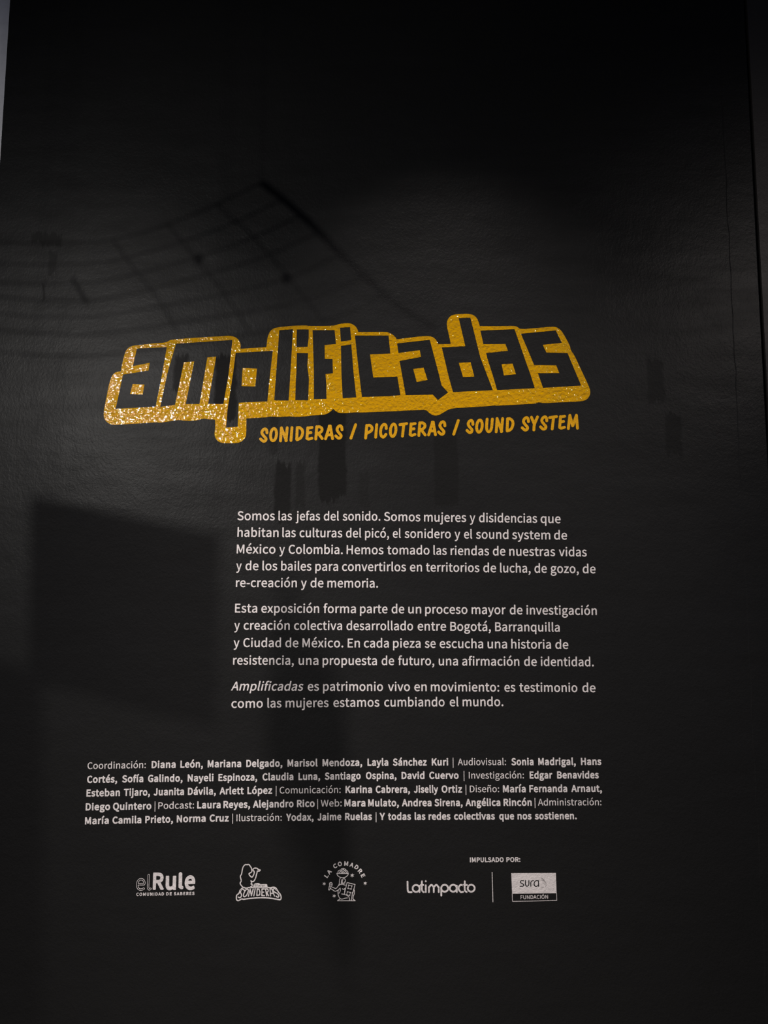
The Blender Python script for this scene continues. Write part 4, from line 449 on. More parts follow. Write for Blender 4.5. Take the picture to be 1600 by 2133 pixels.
SHAPES['banner_line'] = [[11349,36942,11262,36962,11247,36962,11214,36957,11115,36954,10386,36955,10347,36958,10314,36964,10263,36979,10248,36981,10233,36977,10197,36954,10176,36948,10149,36949,10125,36956,10101,36968,10059,36999,10032,37023,10008,37048,9986,37077,9969,37113,9946,37185,9933,37212,9918,37226,9873,37250,9849,37275,9837,37302,9830,37329,9826,37362,9826,37422,9830,37452,9838,37482,9852,37509,9870,37527,9894,37539,9924,37543,9951,37540,9981,37527,10047,37484,10071,37473,10086,37472,10116,37484,10137,37488,10161,37487,10371,37457,10647,37433,10767,37425,10875,37421,10971,37421,11070,37425,11247,37440,11337,37452,11577,37495,11649,37504,11676,37502,11699,37491,11718,37472,11730,37446,11736,37419,11738,37386,11736,37359,11729,37326,11718,37290,11704,37257,11686,37230,11629,37167,11569,37062,11534,37011,11511,36985,11487,36965,11457,36951,11430,36944,11400,36941,11370,36940],[11359,36987,11397,36987,11421,36990,11442,36995,11463,37005,11481,37020,11499,37041,11532,37089,11592,37194,11651,37260,11664,37280,11676,37308,11684,37335,11690,37365,11692,37389,11690,37413,11687,37431,11679,37446,11664,37457,11649,37458,11583,37450,11346,37407,11253,37394,11070,37379,10974,37375,10875,37375,10764,37379,10647,37387,10437,37405,10311,37419,10155,37441,10143,37442,10128,37439,10089,37426,10062,37427,10026,37443,9961,37485,9939,37495,9924,37497,9909,37495,9897,37489,9890,37482,9882,37467,9875,37443,9872,37416,9871,37365,9875,37338,9881,37317,9889,37299,9902,37287,9946,37263,9971,37239,9989,37203,10013,37128,10026,37101,10044,37077,10089,37034,10125,37008,10143,36998,10158,36994,10170,36994,10179,36997,10215,37020,10245,37028,10272,37025,10326,37008,10353,37003,10386,37001,11115,37000,11175,37001,11211,37003,11244,37008,11265,37008,11295,37003]]
SHAPES['banner_letters'] = [[11430,36989,11418,36991,11391,37005,11372,37024,11360,37050,11358,37052,11345,37018,11339,37011,11331,37008,11250,37007,11240,37010,11232,37018,11229,37030,11251,37330,11259,37340,11271,37343,11283,37340,11291,37330,11293,37321,11288,37241,11379,37240,11382,37242,11420,37342,11427,37348,11437,37350,11446,37348,11453,37342,11458,37333,11457,37323,11396,37155,11396,37151,11408,37166,11439,37189,11517,37230,11546,37249,11569,37273,11584,37294,11596,37316,11600,37330,11598,37338,11590,37348,11576,37358,11574,37358,11564,37355,11514,37317,11504,37314,11492,37317,11483,37326,11481,37338,11486,37350,11521,37378,11547,37395,11574,37403,11598,37396,11622,37379,11639,37354,11644,37328,11636,37299,11620,37270,11601,37244,11574,37216,11540,37193,11463,37153,11437,37134,11422,37114,11409,37090,11404,37071,11403,37059,11407,37050,11417,37040,11432,37033,11439,37033,11449,37039,11496,37093,11502,37098,11511,37100,11522,37098,11530,37090,11533,37081,11533,37074,11530,37066,11498,37028,11475,37004,11449,36989],[10626,37008,10617,37014,10611,37023,10556,37314,10556,37323,10559,37330,10566,37336,10573,37339,10582,37339,10590,37335,10594,37330,10598,37323,10653,37033,10653,37023,10647,37014,10638,37008],[11055,37013,11045,37021,11041,37028,11041,37035,11066,37174,11065,37189,11070,37201,11093,37326,11101,37335,11113,37339,11125,37336,11133,37326,11135,37316,11121,37242,11122,37238,11174,37330,11185,37338,11192,37339,11200,37338,11206,37333,11211,37327,11213,37318,11212,37311,11143,37184,11178,37169,11187,37160,11201,37083,11199,37073,11158,37021,11149,37013,11139,37012],[10717,37016,10710,37018,10702,37023,10697,37035,10679,37306,10681,37316,10685,37323,10693,37328,10700,37330,10825,37302,10837,37295,10842,37282,10853,37150,10852,37143,10813,37035,10808,37027,10796,37021],[10914,37016,10902,37022,10897,37028,10895,37035,10889,37306,10891,37316,10898,37326,10909,37330,11024,37330,11031,37328,11041,37321,11045,37309,11042,37297,11034,37289,11024,37287,10935,37287,10933,37285,10935,37193,10990,37192,11002,37184,11007,37172,11004,37160,11000,37155,10993,37150,10936,37148,10938,37059,11017,37058,11024,37054,11029,37047,11031,37040,11031,37030,11024,37021,11012,37016],[10417,37020,10410,37026,10405,37035,10329,37330,10329,37340,10332,37347,10338,37353,10345,37357,10352,37357,10361,37354,10367,37350,10371,37342,10422,37143,10454,37323,10462,37333,10472,37337,10482,37335,10491,37328,10495,37321,10570,37045,10571,37038,10568,37029,10563,37023,10556,37019,10549,37018,10542,37020,10534,37024,10530,37030,10479,37214,10446,37033,10441,37025,10434,37020,10424,37018],[10114,37023,10105,37024,10078,37034,10052,37048,10030,37068,10016,37093,10006,37124,10002,37150,10001,37179,10010,37208,10034,37249,10039,37263,10041,37285,10039,37309,10036,37328,10029,37345,10020,37354,10005,37364,9978,37373,9968,37372,9958,37368,9930,37352,9920,37352,9910,37356,9905,37362,9903,37369,9902,37376,9905,37383,9911,37390,9939,37406,9958,37414,9978,37416,10002,37412,10026,37402,10047,37388,10067,37366,10077,37342,10083,37314,10084,37285,10083,37258,10073,37230,10049,37189,10044,37174,10045,37155,10049,37131,10056,37110,10064,37096,10078,37083,10098,37073,10114,37067,10126,37065,10131,37067,10140,37076,10156,37100,10162,37106,10174,37110,10189,37105,10165,37150,10151,37184,10128,37251,10121,37285,10120,37321,10129,37345,10146,37365,10170,37378,10194,37381,10218,37373,10240,37359,10265,37338,10285,37314,10304,37285,10322,37249,10349,37186,10359,37158,10370,37105,10371,37076,10365,37057,10354,37042,10335,37025,10326,37021,10316,37022,10275,37035,10246,37046,10220,37064,10196,37093,10195,37083,10192,37076,10174,37050,10159,37033,10134,37021],[11274,37052,11276,37051,11310,37051,11312,37052,11364,37196,11284,37196],[11088,37057,11091,37055,11130,37055,11155,37086,11156,37088,11149,37134,11146,37136,11106,37152],[10739,37062,10777,37064,10809,37153,10799,37263,10726,37280,10724,37278],[10312,37069,10316,37067,10321,37070,10326,37076,10328,37083,10324,37119,10309,37170,10283,37232,10266,37263,10251,37287,10234,37307,10216,37323,10201,37333,10189,37337,10182,37336,10174,37332,10167,37323,10163,37311,10164,37292,10170,37263,10180,37230,10203,37172,10217,37143,10232,37117,10249,37097,10268,37084]]
SHAPES['script_badge'] = [[10716,36792,10680,36794,10635,36802,10606,36813,10588,36829,10575,36850,10563,36882,10556,36924,10561,36952,10578,36961,10651,36958,11040,36958,11119,36960,11141,36952,11143,36951,11149,36929,11145,36898,11133,36857,11125,36843,11109,36836,11071,36831,10981,36832,10896,36837,10860,36835,10835,36823,10813,36805,10785,36793,10738,36791],[10631,36830,10635,36828,10639,36830,10661,36844,10664,36848,10664,36852,10649,36906,10650,36908,10721,36830,10725,36828,10731,36832,10731,36837,10709,36934,10706,36938,10700,36939,10697,36936,10696,36933,10712,36862,10711,36861,10655,36922,10651,36924,10646,36923,10644,36924,10641,36936,10637,36939,10633,36939,10630,36937,10629,36931,10650,36853,10637,36844,10635,36845,10603,36884,10597,36887,10592,36884,10591,36880,10592,36876],[10760,36852,10765,36852,10768,36853,10769,36857,10760,36913,10761,36914,10795,36911,10812,36859,10817,36856,10822,36857,10825,36862,10829,36924,10829,36927,10826,36931,10821,36931,10816,36927,10813,36898,10806,36920,10803,36924,10752,36929,10747,36926,10745,36922,10756,36857,10757,36853],[10887,36852,10891,36851,10895,36853,10897,36859,10894,36862,10865,36875,10888,36898,10889,36902,10888,36906,10851,36934,10846,36934,10843,36933,10842,36929,10843,36924,10872,36902,10848,36877,10846,36873,10847,36870,10849,36867],[11045,36852,11049,36851,11053,36854,11054,36859,11052,36862,11022,36875,11045,36898,11047,36902,11046,36906,11011,36933,11008,36935,11004,36934,11001,36929,11002,36924,11030,36902,11005,36877,11003,36873,11004,36870,11008,36866],[10954,36862,10959,36862,10963,36864,10966,36862,10970,36862,10974,36866,10979,36927,10979,36931,10974,36935,10968,36933,10966,36929,10965,36916,10963,36921,10959,36924,10921,36934,10918,36934,10915,36933,10914,36929,10910,36888,10911,36884,10914,36882],[10959,36875,10925,36891,10927,36919,10952,36911]]
SHAPES['kneeling_figure'] = [[14273,36164,14250,36170,14227,36182,14216,36192,14208,36202,14190,36235,14182,36234,14167,36234,14149,36238,14133,36243,14117,36251,14102,36261,14089,36274,14079,36292,14070,36325,14063,36372,14029,36374,14022,36377,14019,36384,14018,36390,14024,36401,14034,36440,14041,36455,14052,36473,14080,36502,14115,36531,14136,36545,14169,36562,14141,36627,14128,36669,14125,36692,14126,36778,14123,36799,14112,36835,14104,36856,14084,36895,14060,36930,14032,36965,14016,36981,14003,36992,13990,36999,13980,37001,13969,36999,13920,36975,13826,36936,13816,36937,13809,36944,13809,36955,13816,36963,13908,37001,13948,37022,13964,37028,13982,37030,14003,37025,14019,37016,14037,37001,14070,36965,14107,36912,14117,36908,14154,36875,14167,36873,14219,36841,14226,36856,14233,36864,14240,36867,14253,36866,14264,36858,14276,36846,14284,36834,14289,36851,14295,36861,14312,36872,14349,36881,14398,36889,14406,36888,14413,36882,14414,36871,14411,36866,14406,36862,14354,36853,14325,36846,14316,36840,14313,36832,14315,36814,14318,36806,14320,36804,14364,36809,14375,36806,14381,36801,14386,36791,14387,36786,14385,36775,14377,36747,14378,36744,14396,36735,14403,36728,14407,36723,14411,36713,14412,36700,14410,36684,14403,36658,14396,36640,14382,36614,14349,36572,14375,36565,14390,36558,14411,36547,14450,36519,14485,36487,14499,36471,14510,36453,14517,36437,14526,36401,14531,36390,14531,36385,14527,36377,14517,36372,14508,36320,14503,36305,14494,36289,14474,36267,14458,36254,14442,36244,14417,36234,14404,36211,14388,36193,14362,36178,14331,36166,14302,36162],[14276,36193,14302,36190,14323,36194,14338,36199,14359,36208,14370,36215,14380,36227,14385,36237,14362,36246,14331,36213,14318,36205,14302,36201,14286,36205,14273,36214,14234,36256,14218,36245,14232,36219,14245,36205,14260,36197],[14298,36232,14305,36231,14312,36236,14336,36260,14315,36280,14305,36294,14297,36312,14289,36341,14277,36302,14269,36289,14255,36273,14260,36270,14284,36244],[14168,36263,14182,36263,14203,36270,14227,36287,14245,36305,14251,36315,14255,36325,14264,36372,14252,36372,14237,36331,14229,36318,14223,36310,14214,36303,14203,36298,14182,36294,14172,36295,14162,36299,14150,36310,14134,36336,14117,36373,14093,36372,14101,36315,14106,36302,14111,36292,14120,36283,14131,36276,14146,36269],[14390,36266,14398,36263,14403,36269,14411,36271,14424,36268,14442,36279,14463,36297,14471,36307,14479,36325,14483,36341,14487,36373,14467,36372,14453,36331,14448,36319,14440,36309,14422,36298,14411,36295,14401,36294,14390,36295,14380,36299,14367,36310,14348,36336,14331,36365,14328,36373,14311,36372,14325,36320,14329,36310,14336,36300,14358,36281,14371,36273],[14175,36325,14180,36323,14188,36323,14198,36327,14203,36331,14211,36344,14222,36372,14150,36372,14166,36338],[14392,36325,14398,36323,14406,36323,14420,36331,14427,36344,14437,36372,14360,36372,14381,36338],[14054,36403,14058,36402,14492,36402,14496,36403,14489,36429,14483,36442,14474,36455,14450,36480,14434,36494,14398,36521,14377,36533,14344,36544,14310,36549,14273,36550,14237,36548,14201,36541,14167,36529,14149,36519,14115,36494,14098,36479,14075,36455,14067,36442,14061,36429],[14196,36572,14198,36570,14234,36577,14271,36579,14299,36578,14302,36580,14282,36611,14273,36629,14266,36648,14252,36695,14242,36697,14249,36650,14247,36643,14242,36638,14234,36636,14227,36638,14221,36645,14212,36702,14206,36749,14206,36770,14210,36809,14203,36814,14162,36835,14138,36851,14138,36848,14151,36804,14155,36780,14154,36695,14157,36674,14168,36637],[14328,36593,14350,36619,14365,36643,14379,36679,14383,36700,14382,36708,14380,36710,14357,36723,14350,36734,14348,36749,14356,36778,14354,36780,14331,36776,14315,36775,14302,36781,14294,36790,14288,36765,14274,36728,14287,36676,14294,36654,14307,36626],[13769,36754,13751,36760,13738,36768,13728,36778,13721,36791,13716,36814,13714,36845,13717,36869,13723,36890,13716,36897,13714,36903,13674,37066,13674,37074,13678,37081,13683,37084,13727,37092,13735,37090,13741,37085,13766,37028,13868,37090,13928,37133,13948,37142,13969,37144,13990,37142,14011,37135,14032,37126,14068,37105,14070,37108,14067,37152,14066,37199,14071,37243,14082,37295,14097,37341,14114,37378,14136,37412,14158,37436,14157,37438,14052,37514,14049,37519,14048,37527,14050,37532,14055,37537,14063,37539,14801,37539,14809,37537,14814,37532,14816,37527,14816,37521,14812,37514,14723,37446,14729,37373,14736,37329,14743,37311,14776,37243,14782,37222,14785,37202,14787,37155,14785,37116,14782,37098,14776,37079,14760,37053,14810,36851,14809,36843,14804,36836,14463,36753,14455,36753,14450,36757,14446,36765,14385,37025,14383,37017,14384,37012,14383,37004,14377,36998,14370,36996,14362,36998,14328,37030,14315,37037,14305,37034,14276,37013,14271,37011,14266,37011,14260,37013,14255,37020,14254,37027,14258,37035,14282,37053,14305,37065,14320,37066,14331,37062,14354,37046,14344,37202,14336,37238,14333,37241,14302,37236,14234,37228,14228,37230,14223,37235,14221,37243,14223,37251,14232,37257,14299,37265,14336,37271,14388,37286,14422,37300,14440,37309,14471,37325,14500,37345,14513,37357,14521,37368,14532,37389,14539,37412,14558,37501,14563,37508,14562,37510,14112,37510,14109,37508,14182,37455,14201,37464,14227,37471,14258,37471,14276,37468,14375,37436,14411,37430,14479,37421,14484,37419,14487,37415,14489,37410,14488,37402,14481,37395,14474,37393,14388,37404,14349,37414,14286,37436,14255,37443,14232,37443,14213,37438,14201,37432,14181,37417,14161,37397,14149,37381,14130,37347,14123,37329,14110,37287,14097,37220,14099,37220,14110,37226,14123,37227,14130,37225,14141,37216,14154,37200,14166,37181,14185,37139,14192,37116,14195,37095,14196,37074,14189,36994,14188,36988,14183,36983,14177,36981,14172,36981,14167,36983,14125,37025,14093,37053,14060,37076,14021,37099,14000,37108,13982,37114,13969,37115,13956,37114,13943,37108,13883,37066,13779,37001,13812,36929,13829,36914,13837,36905,13850,36882,13855,36866,13857,36835,13855,36809,13851,36796,13844,36783,13835,36773,13818,36761,13805,36755,13785,36752],[14260,36778,14265,36791,14265,36799,14264,36806,14259,36819,14247,36834,14242,36817,14248,36806],[13772,36783,13785,36781,13795,36782,13803,36786,13815,36793,13824,36806,13828,36830,13826,36831,13746,36814,13749,36799,13752,36793,13761,36787],[14470,36786,14474,36785,14778,36859,14737,37025,14736,37027,14728,37026,14723,37027,14718,37032,14716,37038,14717,37046,14728,37061,14721,37087,14717,37095,14699,37144,14687,37168,14676,37179,14653,37194,14649,37202,14650,37212,14656,37218,14663,37219,14677,37215,14663,37248,14627,37506,14624,37510,14585,37510,14582,37508,14586,37503,14587,37495,14573,37430,14567,37404,14557,37376,14547,37355,14533,37337,14516,37321,14481,37298,14484,37296,14507,37299,14585,37332,14587,37329,14594,37246,14627,37165,14541,37157,14461,37123,14459,37126,14453,37209,14427,37271,14398,37259,14371,37251,14370,37249,14372,37207],[13743,36845,13746,36844,13826,36861,13821,36877,13810,36892,13795,36904,13787,36905,13772,36898,13751,36880,13746,36869],[14513,36847,14505,36939,14470,37025,14562,37033,14645,37068,14648,37066,14655,36975,14690,36892,14689,36890,14598,36882,14515,36847],[14580,36892,14591,36893,14604,36897,14615,36903,14625,36910,14634,36921,14640,36931,14644,36944,14645,36957,14644,36970,14640,36983,14635,36994,14626,37004,14617,37012,14606,37017,14593,37022,14580,37023,14567,37022,14554,37018,14544,37012,14534,37004,14526,36994,14520,36983,14516,36970,14515,36957,14516,36944,14519,36934,14526,36921,14533,36912,14544,36903,14554,36898,14567,36893],[13742,36913,13758,36923,13778,36934,13720,37061,13707,37059,13706,37056,13740,36915],[14161,37030,14163,37030,14164,37033,14167,37072,14166,37095,14164,37113,14158,37131,14141,37166,14130,37183,14122,37194,14117,37197,14106,37178,14100,37160,14099,37150,14104,37121,14114,37079,14114,37074],[14749,37095,14752,37098,14754,37105,14758,37139,14758,37178,14754,37215,14748,37235,14716,37300,14709,37321,14701,37368,14693,37454,14695,37459,14699,37464,14757,37508,14754,37510,14658,37510,14656,37508,14656,37506,14692,37254,14728,37165,14729,37160,14727,37150,14741,37113,14746,37105],[14509,37168,14520,37166,14533,37167,14545,37170,14556,37176,14565,37182,14572,37191,14579,37202,14583,37215,14584,37225,14584,37238,14580,37251,14574,37261,14567,37270,14557,37279,14546,37284,14536,37288,14526,37289,14513,37288,14500,37284,14489,37279,14479,37270,14472,37261,14466,37251,14463,37241,14462,37230,14463,37217,14466,37205,14471,37195,14478,37186,14487,37178,14497,37172]]
SHAPES['stars'] = [[[14684,36377,14697,36436,14757,36430,14712,36471,14748,36520,14690,36501,14666,36557,14652,36498,14592,36504,14637,36463,14601,36414,14659,36433]],[[13515,36740,13526,36789,13576,36784,13539,36818,13568,36859,13520,36844,13500,36890,13489,36841,13439,36846,13476,36812,13447,36771,13495,36786]],[[15225,36722,15237,36773,15289,36768,15250,36803,15281,36846,15231,36830,15210,36878,15198,36827,15146,36832,15185,36797,15154,36754,15204,36770]],[[13933,37243,13945,37297,14000,37291,13959,37329,13991,37373,13939,37357,13916,37407,13904,37353,13849,37359,13890,37322,13858,37277,13910,37293]]]
SHAPES['round_word'] = [[[16968,36700,16960,36704,16952,36712,16948,36720,16945,36732,16947,36904,16950,37036,16955,37088,16961,37120,16969,37144,16981,37164,16996,37179,17024,37193,17048,37201,17076,37204,17100,37204,17152,37201,17164,37198,17173,37192,17180,37184,17185,37168,17184,37156,17181,37148,17168,37136,17152,37131,17096,37134,17064,37133,17040,37123,17033,37116,17028,37100,17024,37076,17020,37032,17017,36904,17015,36728,17012,36716,17000,36704,16984,36698]],[[17309,36836,17269,36847,17237,36864,17209,36888,17186,36916,17170,36948,17162,36976,17158,37008,17162,37048,17173,37085,17188,37112,17211,37140,17237,37162,17273,37180,17301,37189,17333,37192,17369,37190,17405,37179,17433,37164,17445,37156,17450,37176,17461,37190,17477,37196,17489,37196,17497,37193,17505,37188,17512,37180,17517,37164,17517,36904,17516,36896,17513,36886,17505,36876,17489,36868,17473,36869,17465,36872,17457,36878,17437,36864,17409,36848,17373,36837,17337,36833],[17329,36904,17357,36906,17377,36911,17397,36921,17413,36934,17428,36952,17439,36972,17445,36992,17447,37012,17445,37032,17438,37056,17429,37073,17413,37092,17397,37104,17381,37113,17357,37120,17337,37122,17317,37120,17297,37114,17277,37104,17261,37091,17246,37072,17237,37056,17230,37032,17228,37012,17230,36992,17236,36972,17247,36952,17260,36936,17277,36922,17295,36912,17317,36906]],[[17569,36686,17554,36696,17546,36712,17542,36832,17525,36836,17513,36844,17507,36852,17503,36860,17503,36876,17506,36884,17513,36894,17525,36901,17538,36904,17540,36908,17540,37028,17545,37080,17558,37120,17575,37148,17597,37169,17641,37198,17649,37200,17661,37201,17675,37196,17685,37185,17691,37172,17691,37160,17688,37152,17681,37142,17665,37129,17638,37112,17630,37104,17621,37088,17614,37064,17610,37024,17610,36908,17612,36904,17641,36903,17657,36896,17664,36888,17668,36880,17670,36864,17663,36848,17653,36839,17641,36834,17613,36833,17612,36832,17614,36712,17608,36700,17597,36689,17585,36685]],[[17729,36678,17717,36686,17709,36697,17706,36711,17708,36727,17716,36739,17725,36747,17737,36750,17753,36748,17765,36741,17773,36730,17776,36715,17774,36699,17767,36687,17757,36680,17745,36676],[17737,36851,17725,36854,17717,36860,17709,36871,17706,36883,17706,37163,17709,37175,17717,37187,17729,37195,17741,37197,17753,37195,17765,37187,17772,37179,17776,37167,17776,36887,17773,36871,17765,36860,17753,36853]],[[17961,36832,17940,36840,17913,36862,17890,36888,17846,36944,17839,36956,17838,36968,17838,37168,17841,37180,17849,37191,17865,37200,17881,37200,17896,37192,17905,37180,17908,37164,17908,36980,17945,36931,17961,36913,17973,36903,17977,36903,17985,36910,18001,36928,18038,36980,18038,37164,18041,37176,18050,37188,18065,37196,18081,37196,18096,37188,18105,37176,18108,37160,18108,36980,18146,36932,18164,36912,18177,36902,18181,36902,18193,36912,18207,36928,18246,36980,18246,37160,18249,37176,18258,37188,18273,37196,18289,37196,18297,37193,18305,37187,18313,37176,18316,37164,18315,36960,18308,36944,18265,36888,18241,36861,18213,36839,18185,36830,18169,36831,18143,36840,18121,36857,18095,36884,18077,36906,18073,36908,18038,36864,18013,36842,17981,36830,17973,36829]],[[18499,36828,18455,36840,18427,36856,18402,36876,18376,36908,18362,36936,18353,36960,18348,37004,18352,37044,18352,37308,18355,37320,18360,37328,18369,37336,18379,37340,18391,37341,18406,37336,18415,37328,18421,37316,18422,37308,18423,37151,18459,37170,18495,37181,18527,37184,18559,37181,18595,37171,18627,37154,18657,37128,18677,37104,18692,37076,18703,37040,18707,37004,18702,36964,18693,36936,18679,36908,18655,36878,18627,36855,18595,36838,18559,36828,18527,36825],[18519,36896,18547,36897,18567,36903,18587,36913,18603,36926,18618,36944,18629,36964,18635,36984,18637,37004,18635,37024,18628,37048,18619,37064,18606,37080,18587,37096,18571,37105,18547,37112,18527,37114,18507,37112,18487,37106,18467,37095,18451,37082,18436,37064,18427,37048,18422,37032,18422,36976,18427,36962,18437,36944,18449,36928,18467,36914,18487,36903,18507,36897]],[[18856,36828,18816,36839,18784,36856,18756,36879,18733,36908,18717,36940,18709,36968,18705,37000,18708,37040,18720,37076,18735,37104,18758,37132,18784,37153,18816,37170,18852,37181,18884,37184,18916,37181,18956,37169,18984,37154,18996,37144,18998,37148,19000,37172,19003,37180,19010,37188,19020,37194,19028,37196,19040,37196,19048,37193,19056,37188,19063,37180,19068,37164,19068,36904,19068,36896,19064,36886,19056,36876,19040,36868,19028,36868,19012,36875,19008,36875,18980,36853,18952,36838,18924,36830,18884,36825],[18876,36896,18904,36897,18924,36903,18944,36913,18960,36926,18975,36944,18986,36964,18992,36984,18994,37004,18992,37024,18985,37048,18976,37064,18963,37080,18944,37096,18928,37105,18904,37112,18884,37114,18864,37112,18844,37106,18824,37095,18808,37082,18793,37064,18784,37047,18777,37024,18775,37004,18777,36984,18783,36964,18794,36944,18806,36928,18824,36914,18842,36904,18864,36897]],[[19189,36830,19168,36839,19144,36859,19125,36879,19108,36903,19090,36935,19075,36971,19071,36999,19071,37011,19077,37043,19088,37075,19105,37107,19121,37132,19142,37159,19167,37183,19193,37195,19221,37199,19249,37197,19301,37187,19309,37184,19317,37178,19326,37163,19327,37147,19319,37131,19309,37123,19293,37118,19225,37129,19213,37128,19205,37123,19181,37095,19163,37067,19153,37047,19144,37023,19141,37003,19144,36987,19150,36971,19163,36947,19181,36923,19201,36901,19209,36898,19217,36899,19273,36919,19281,36920,19293,36919,19305,36913,19314,36903,19319,36891,19317,36875,19310,36863,19301,36855,19253,36836,19225,36829,19201,36828]],[[19353,36687,19339,36696,19334,36704,19331,36712,19327,36832,19325,36833,19293,36834,19281,36840,19273,36847,19268,36856,19266,36864,19267,36876,19273,36889,19285,36900,19297,36903,19323,36904,19325,36908,19325,37028,19330,37080,19343,37120,19361,37147,19385,37167,19429,37190,19437,37192,19449,37192,19461,37186,19471,37176,19476,37164,19476,37152,19471,37140,19465,37132,19449,37121,19421,37106,19414,37100,19406,37088,19399,37064,19395,37024,19395,36908,19397,36903,19457,36903,19469,36900,19477,36895,19485,36885,19488,36876,19489,36864,19487,36856,19481,36846,19473,36839,19465,36835,19457,36834,19397,36832,19400,36720,19398,36708,19390,36696,19381,36689,19369,36685]],[[19604,36828,19564,36839,19532,36856,19507,36876,19484,36904,19467,36936,19457,36968,19453,37004,19456,37040,19466,37072,19483,37104,19506,37132,19532,37153,19564,37170,19596,37180,19632,37184,19668,37180,19700,37171,19732,37154,19759,37132,19782,37104,19799,37072,19808,37040,19812,37004,19809,36972,19798,36936,19781,36904,19760,36878,19732,36855,19700,36838,19668,36829,19632,36825],[19624,36896,19652,36897,19672,36903,19692,36913,19708,36926,19723,36944,19734,36964,19740,36984,19742,37004,19740,37024,19733,37048,19724,37064,19711,37080,19692,37096,19676,37105,19652,37112,19632,37114,19612,37112,19592,37106,19572,37095,19556,37082,19541,37064,19532,37047,19525,37024,19523,37004,19525,36984,19531,36964,19541,36944,19554,36928,19572,36914,19590,36904,19612,36897]]]
SHAPES['white_plate'] = [[23020,36371,21302,36380,21300,36382,21300,36384,21338,37231,21339,37233,23190,37210,23160,36371],[22558,36578,22565,36577,22569,36578,22701,36673,22705,36677,22706,36681,22703,36689,22697,36693,22688,36691,22556,36596,22553,36591,22552,36586,22554,36582],[22561,36655,22567,36653,22571,36653,22736,36718,22742,36723,22743,36727,22741,36732,22736,36736,22730,36737,22565,36672,22560,36669,22558,36663,22558,36659],[21885,36666,21892,36664,21901,36666,21907,36670,21913,36679,21914,36685,21910,36784,21913,36831,21918,36848,21930,36877,21944,36896,21951,36901,21958,36902,21973,36899,21993,36888,22003,36877,22011,36859,22014,36846,22016,36824,22016,36765,22014,36685,22016,36677,22024,36667,22035,36664,22041,36665,22047,36668,22054,36677,22056,36685,22059,36798,22056,36853,22051,36872,22044,36890,22037,36902,22028,36913,22008,36928,21986,36939,21971,36943,21955,36945,21940,36942,21925,36934,21912,36923,21894,36899,21884,36879,21878,36861,21872,36839,21869,36813,21869,36754,21872,36681,21876,36672],[22427,36668,22435,36667,22444,36670,22450,36677,22453,36685,22461,36925,22459,36934,22455,36940,22448,36944,22442,36946,22433,36945,22426,36941,22422,36936,22417,36920,22406,36928,22393,36935,22369,36944,22354,36947,22338,36949,22325,36949,22312,36946,22299,36941,22277,36927,22259,36909,22250,36894,22240,36866,22234,36835,22234,36806,22239,36776,22250,36747,22259,36732,22275,36710,22296,36690,22314,36679,22329,36672,22349,36669,22371,36669,22417,36673],[21727,36670,21755,36669,21826,36673,21834,36677,21841,36685,21843,36692,21842,36701,21837,36709,21830,36713,21821,36715,21753,36711,21727,36713,21711,36721,21702,36731,21699,36738,21701,36745,21706,36754,21724,36773,21742,36781,21786,36797,21800,36806,21812,36817,21830,36839,21838,36855,21841,36866,21843,36877,21841,36892,21834,36908,21824,36921,21815,36929,21804,36935,21786,36942,21766,36945,21744,36946,21663,36942,21652,36936,21647,36925,21647,36919,21649,36912,21658,36903,21667,36901,21742,36904,21773,36902,21782,36899,21790,36894,21795,36890,21800,36881,21800,36875,21794,36861,21775,36840,21757,36831,21716,36816,21700,36807,21687,36795,21672,36778,21664,36765,21659,36754,21657,36738,21660,36723,21666,36710,21674,36699,21685,36688,21699,36679,21713,36673],[22215,36670,22233,36669,22244,36674,22250,36683,22251,36690,22250,36696,22244,36705,22237,36709,22202,36714,22180,36718,22158,36731,22146,36743,22142,36751,22139,36762,22136,36784,22135,36815,22138,36930,22134,36938,22127,36944,22118,36946,22109,36944,22101,36937,22097,36927,22094,36848,22094,36782,22097,36756,22103,36736,22110,36721,22121,36707,22131,36698,22151,36685,22167,36678,22181,36674],[22347,36712,22334,36716,22323,36722,22314,36730,22299,36747,22288,36765,22283,36776,22276,36809,22275,36822,22277,36842,22283,36864,22289,36877,22296,36888,22305,36896,22316,36903,22329,36907,22338,36907,22356,36904,22384,36892,22398,36880,22416,36857,22417,36855,22412,36716,22411,36714,22384,36712,22367,36711],[22587,36729,22596,36728,22743,36756,22749,36762,22750,36769,22745,36775,22739,36776,22591,36747,22586,36745,22583,36740,22584,36734],[22642,36791,22648,36789,22769,36791,22776,36793,22778,36800,22776,36805,22769,36807,22646,36806,22642,36804,22639,36800,22639,36795],[22777,36828,22787,36828,22791,36831,22792,36837,22787,36842,22688,36850,22683,36848,22680,36844,22681,36839,22686,36836],[22792,36857,22798,36856,22802,36859,22802,36865,22798,36868,22723,36886,22719,36885,22716,36881,22717,36877,22721,36874],[22755,36890,22758,36889,22763,36891,22764,36894,22763,36899,22733,36941,22730,36943,22725,36942,22722,36938,22723,36934],[22653,36949,22662,36950,22666,36955,22665,36963,22659,36967,22519,36979,22512,36977,22509,36971,22511,36965,22516,36961],[22664,36971,22670,36971,22674,36974,22675,36980,22670,36984,22569,37010,22564,37009,22561,37004,22561,37000,22565,36997]]
SHAPES['plate_frame'] = [[23183,37208,23178,37213,23177,37218,23188,37500,22199,37527,21364,37542,21362,37540,21352,37233,21349,37226,21345,37223,21340,37223,21335,37226,21332,37233,21343,37554,21347,37560,21354,37562,22199,37547,23200,37520,23207,37516,23209,37509,23197,37218,23196,37214,23193,37209,23188,37208]]
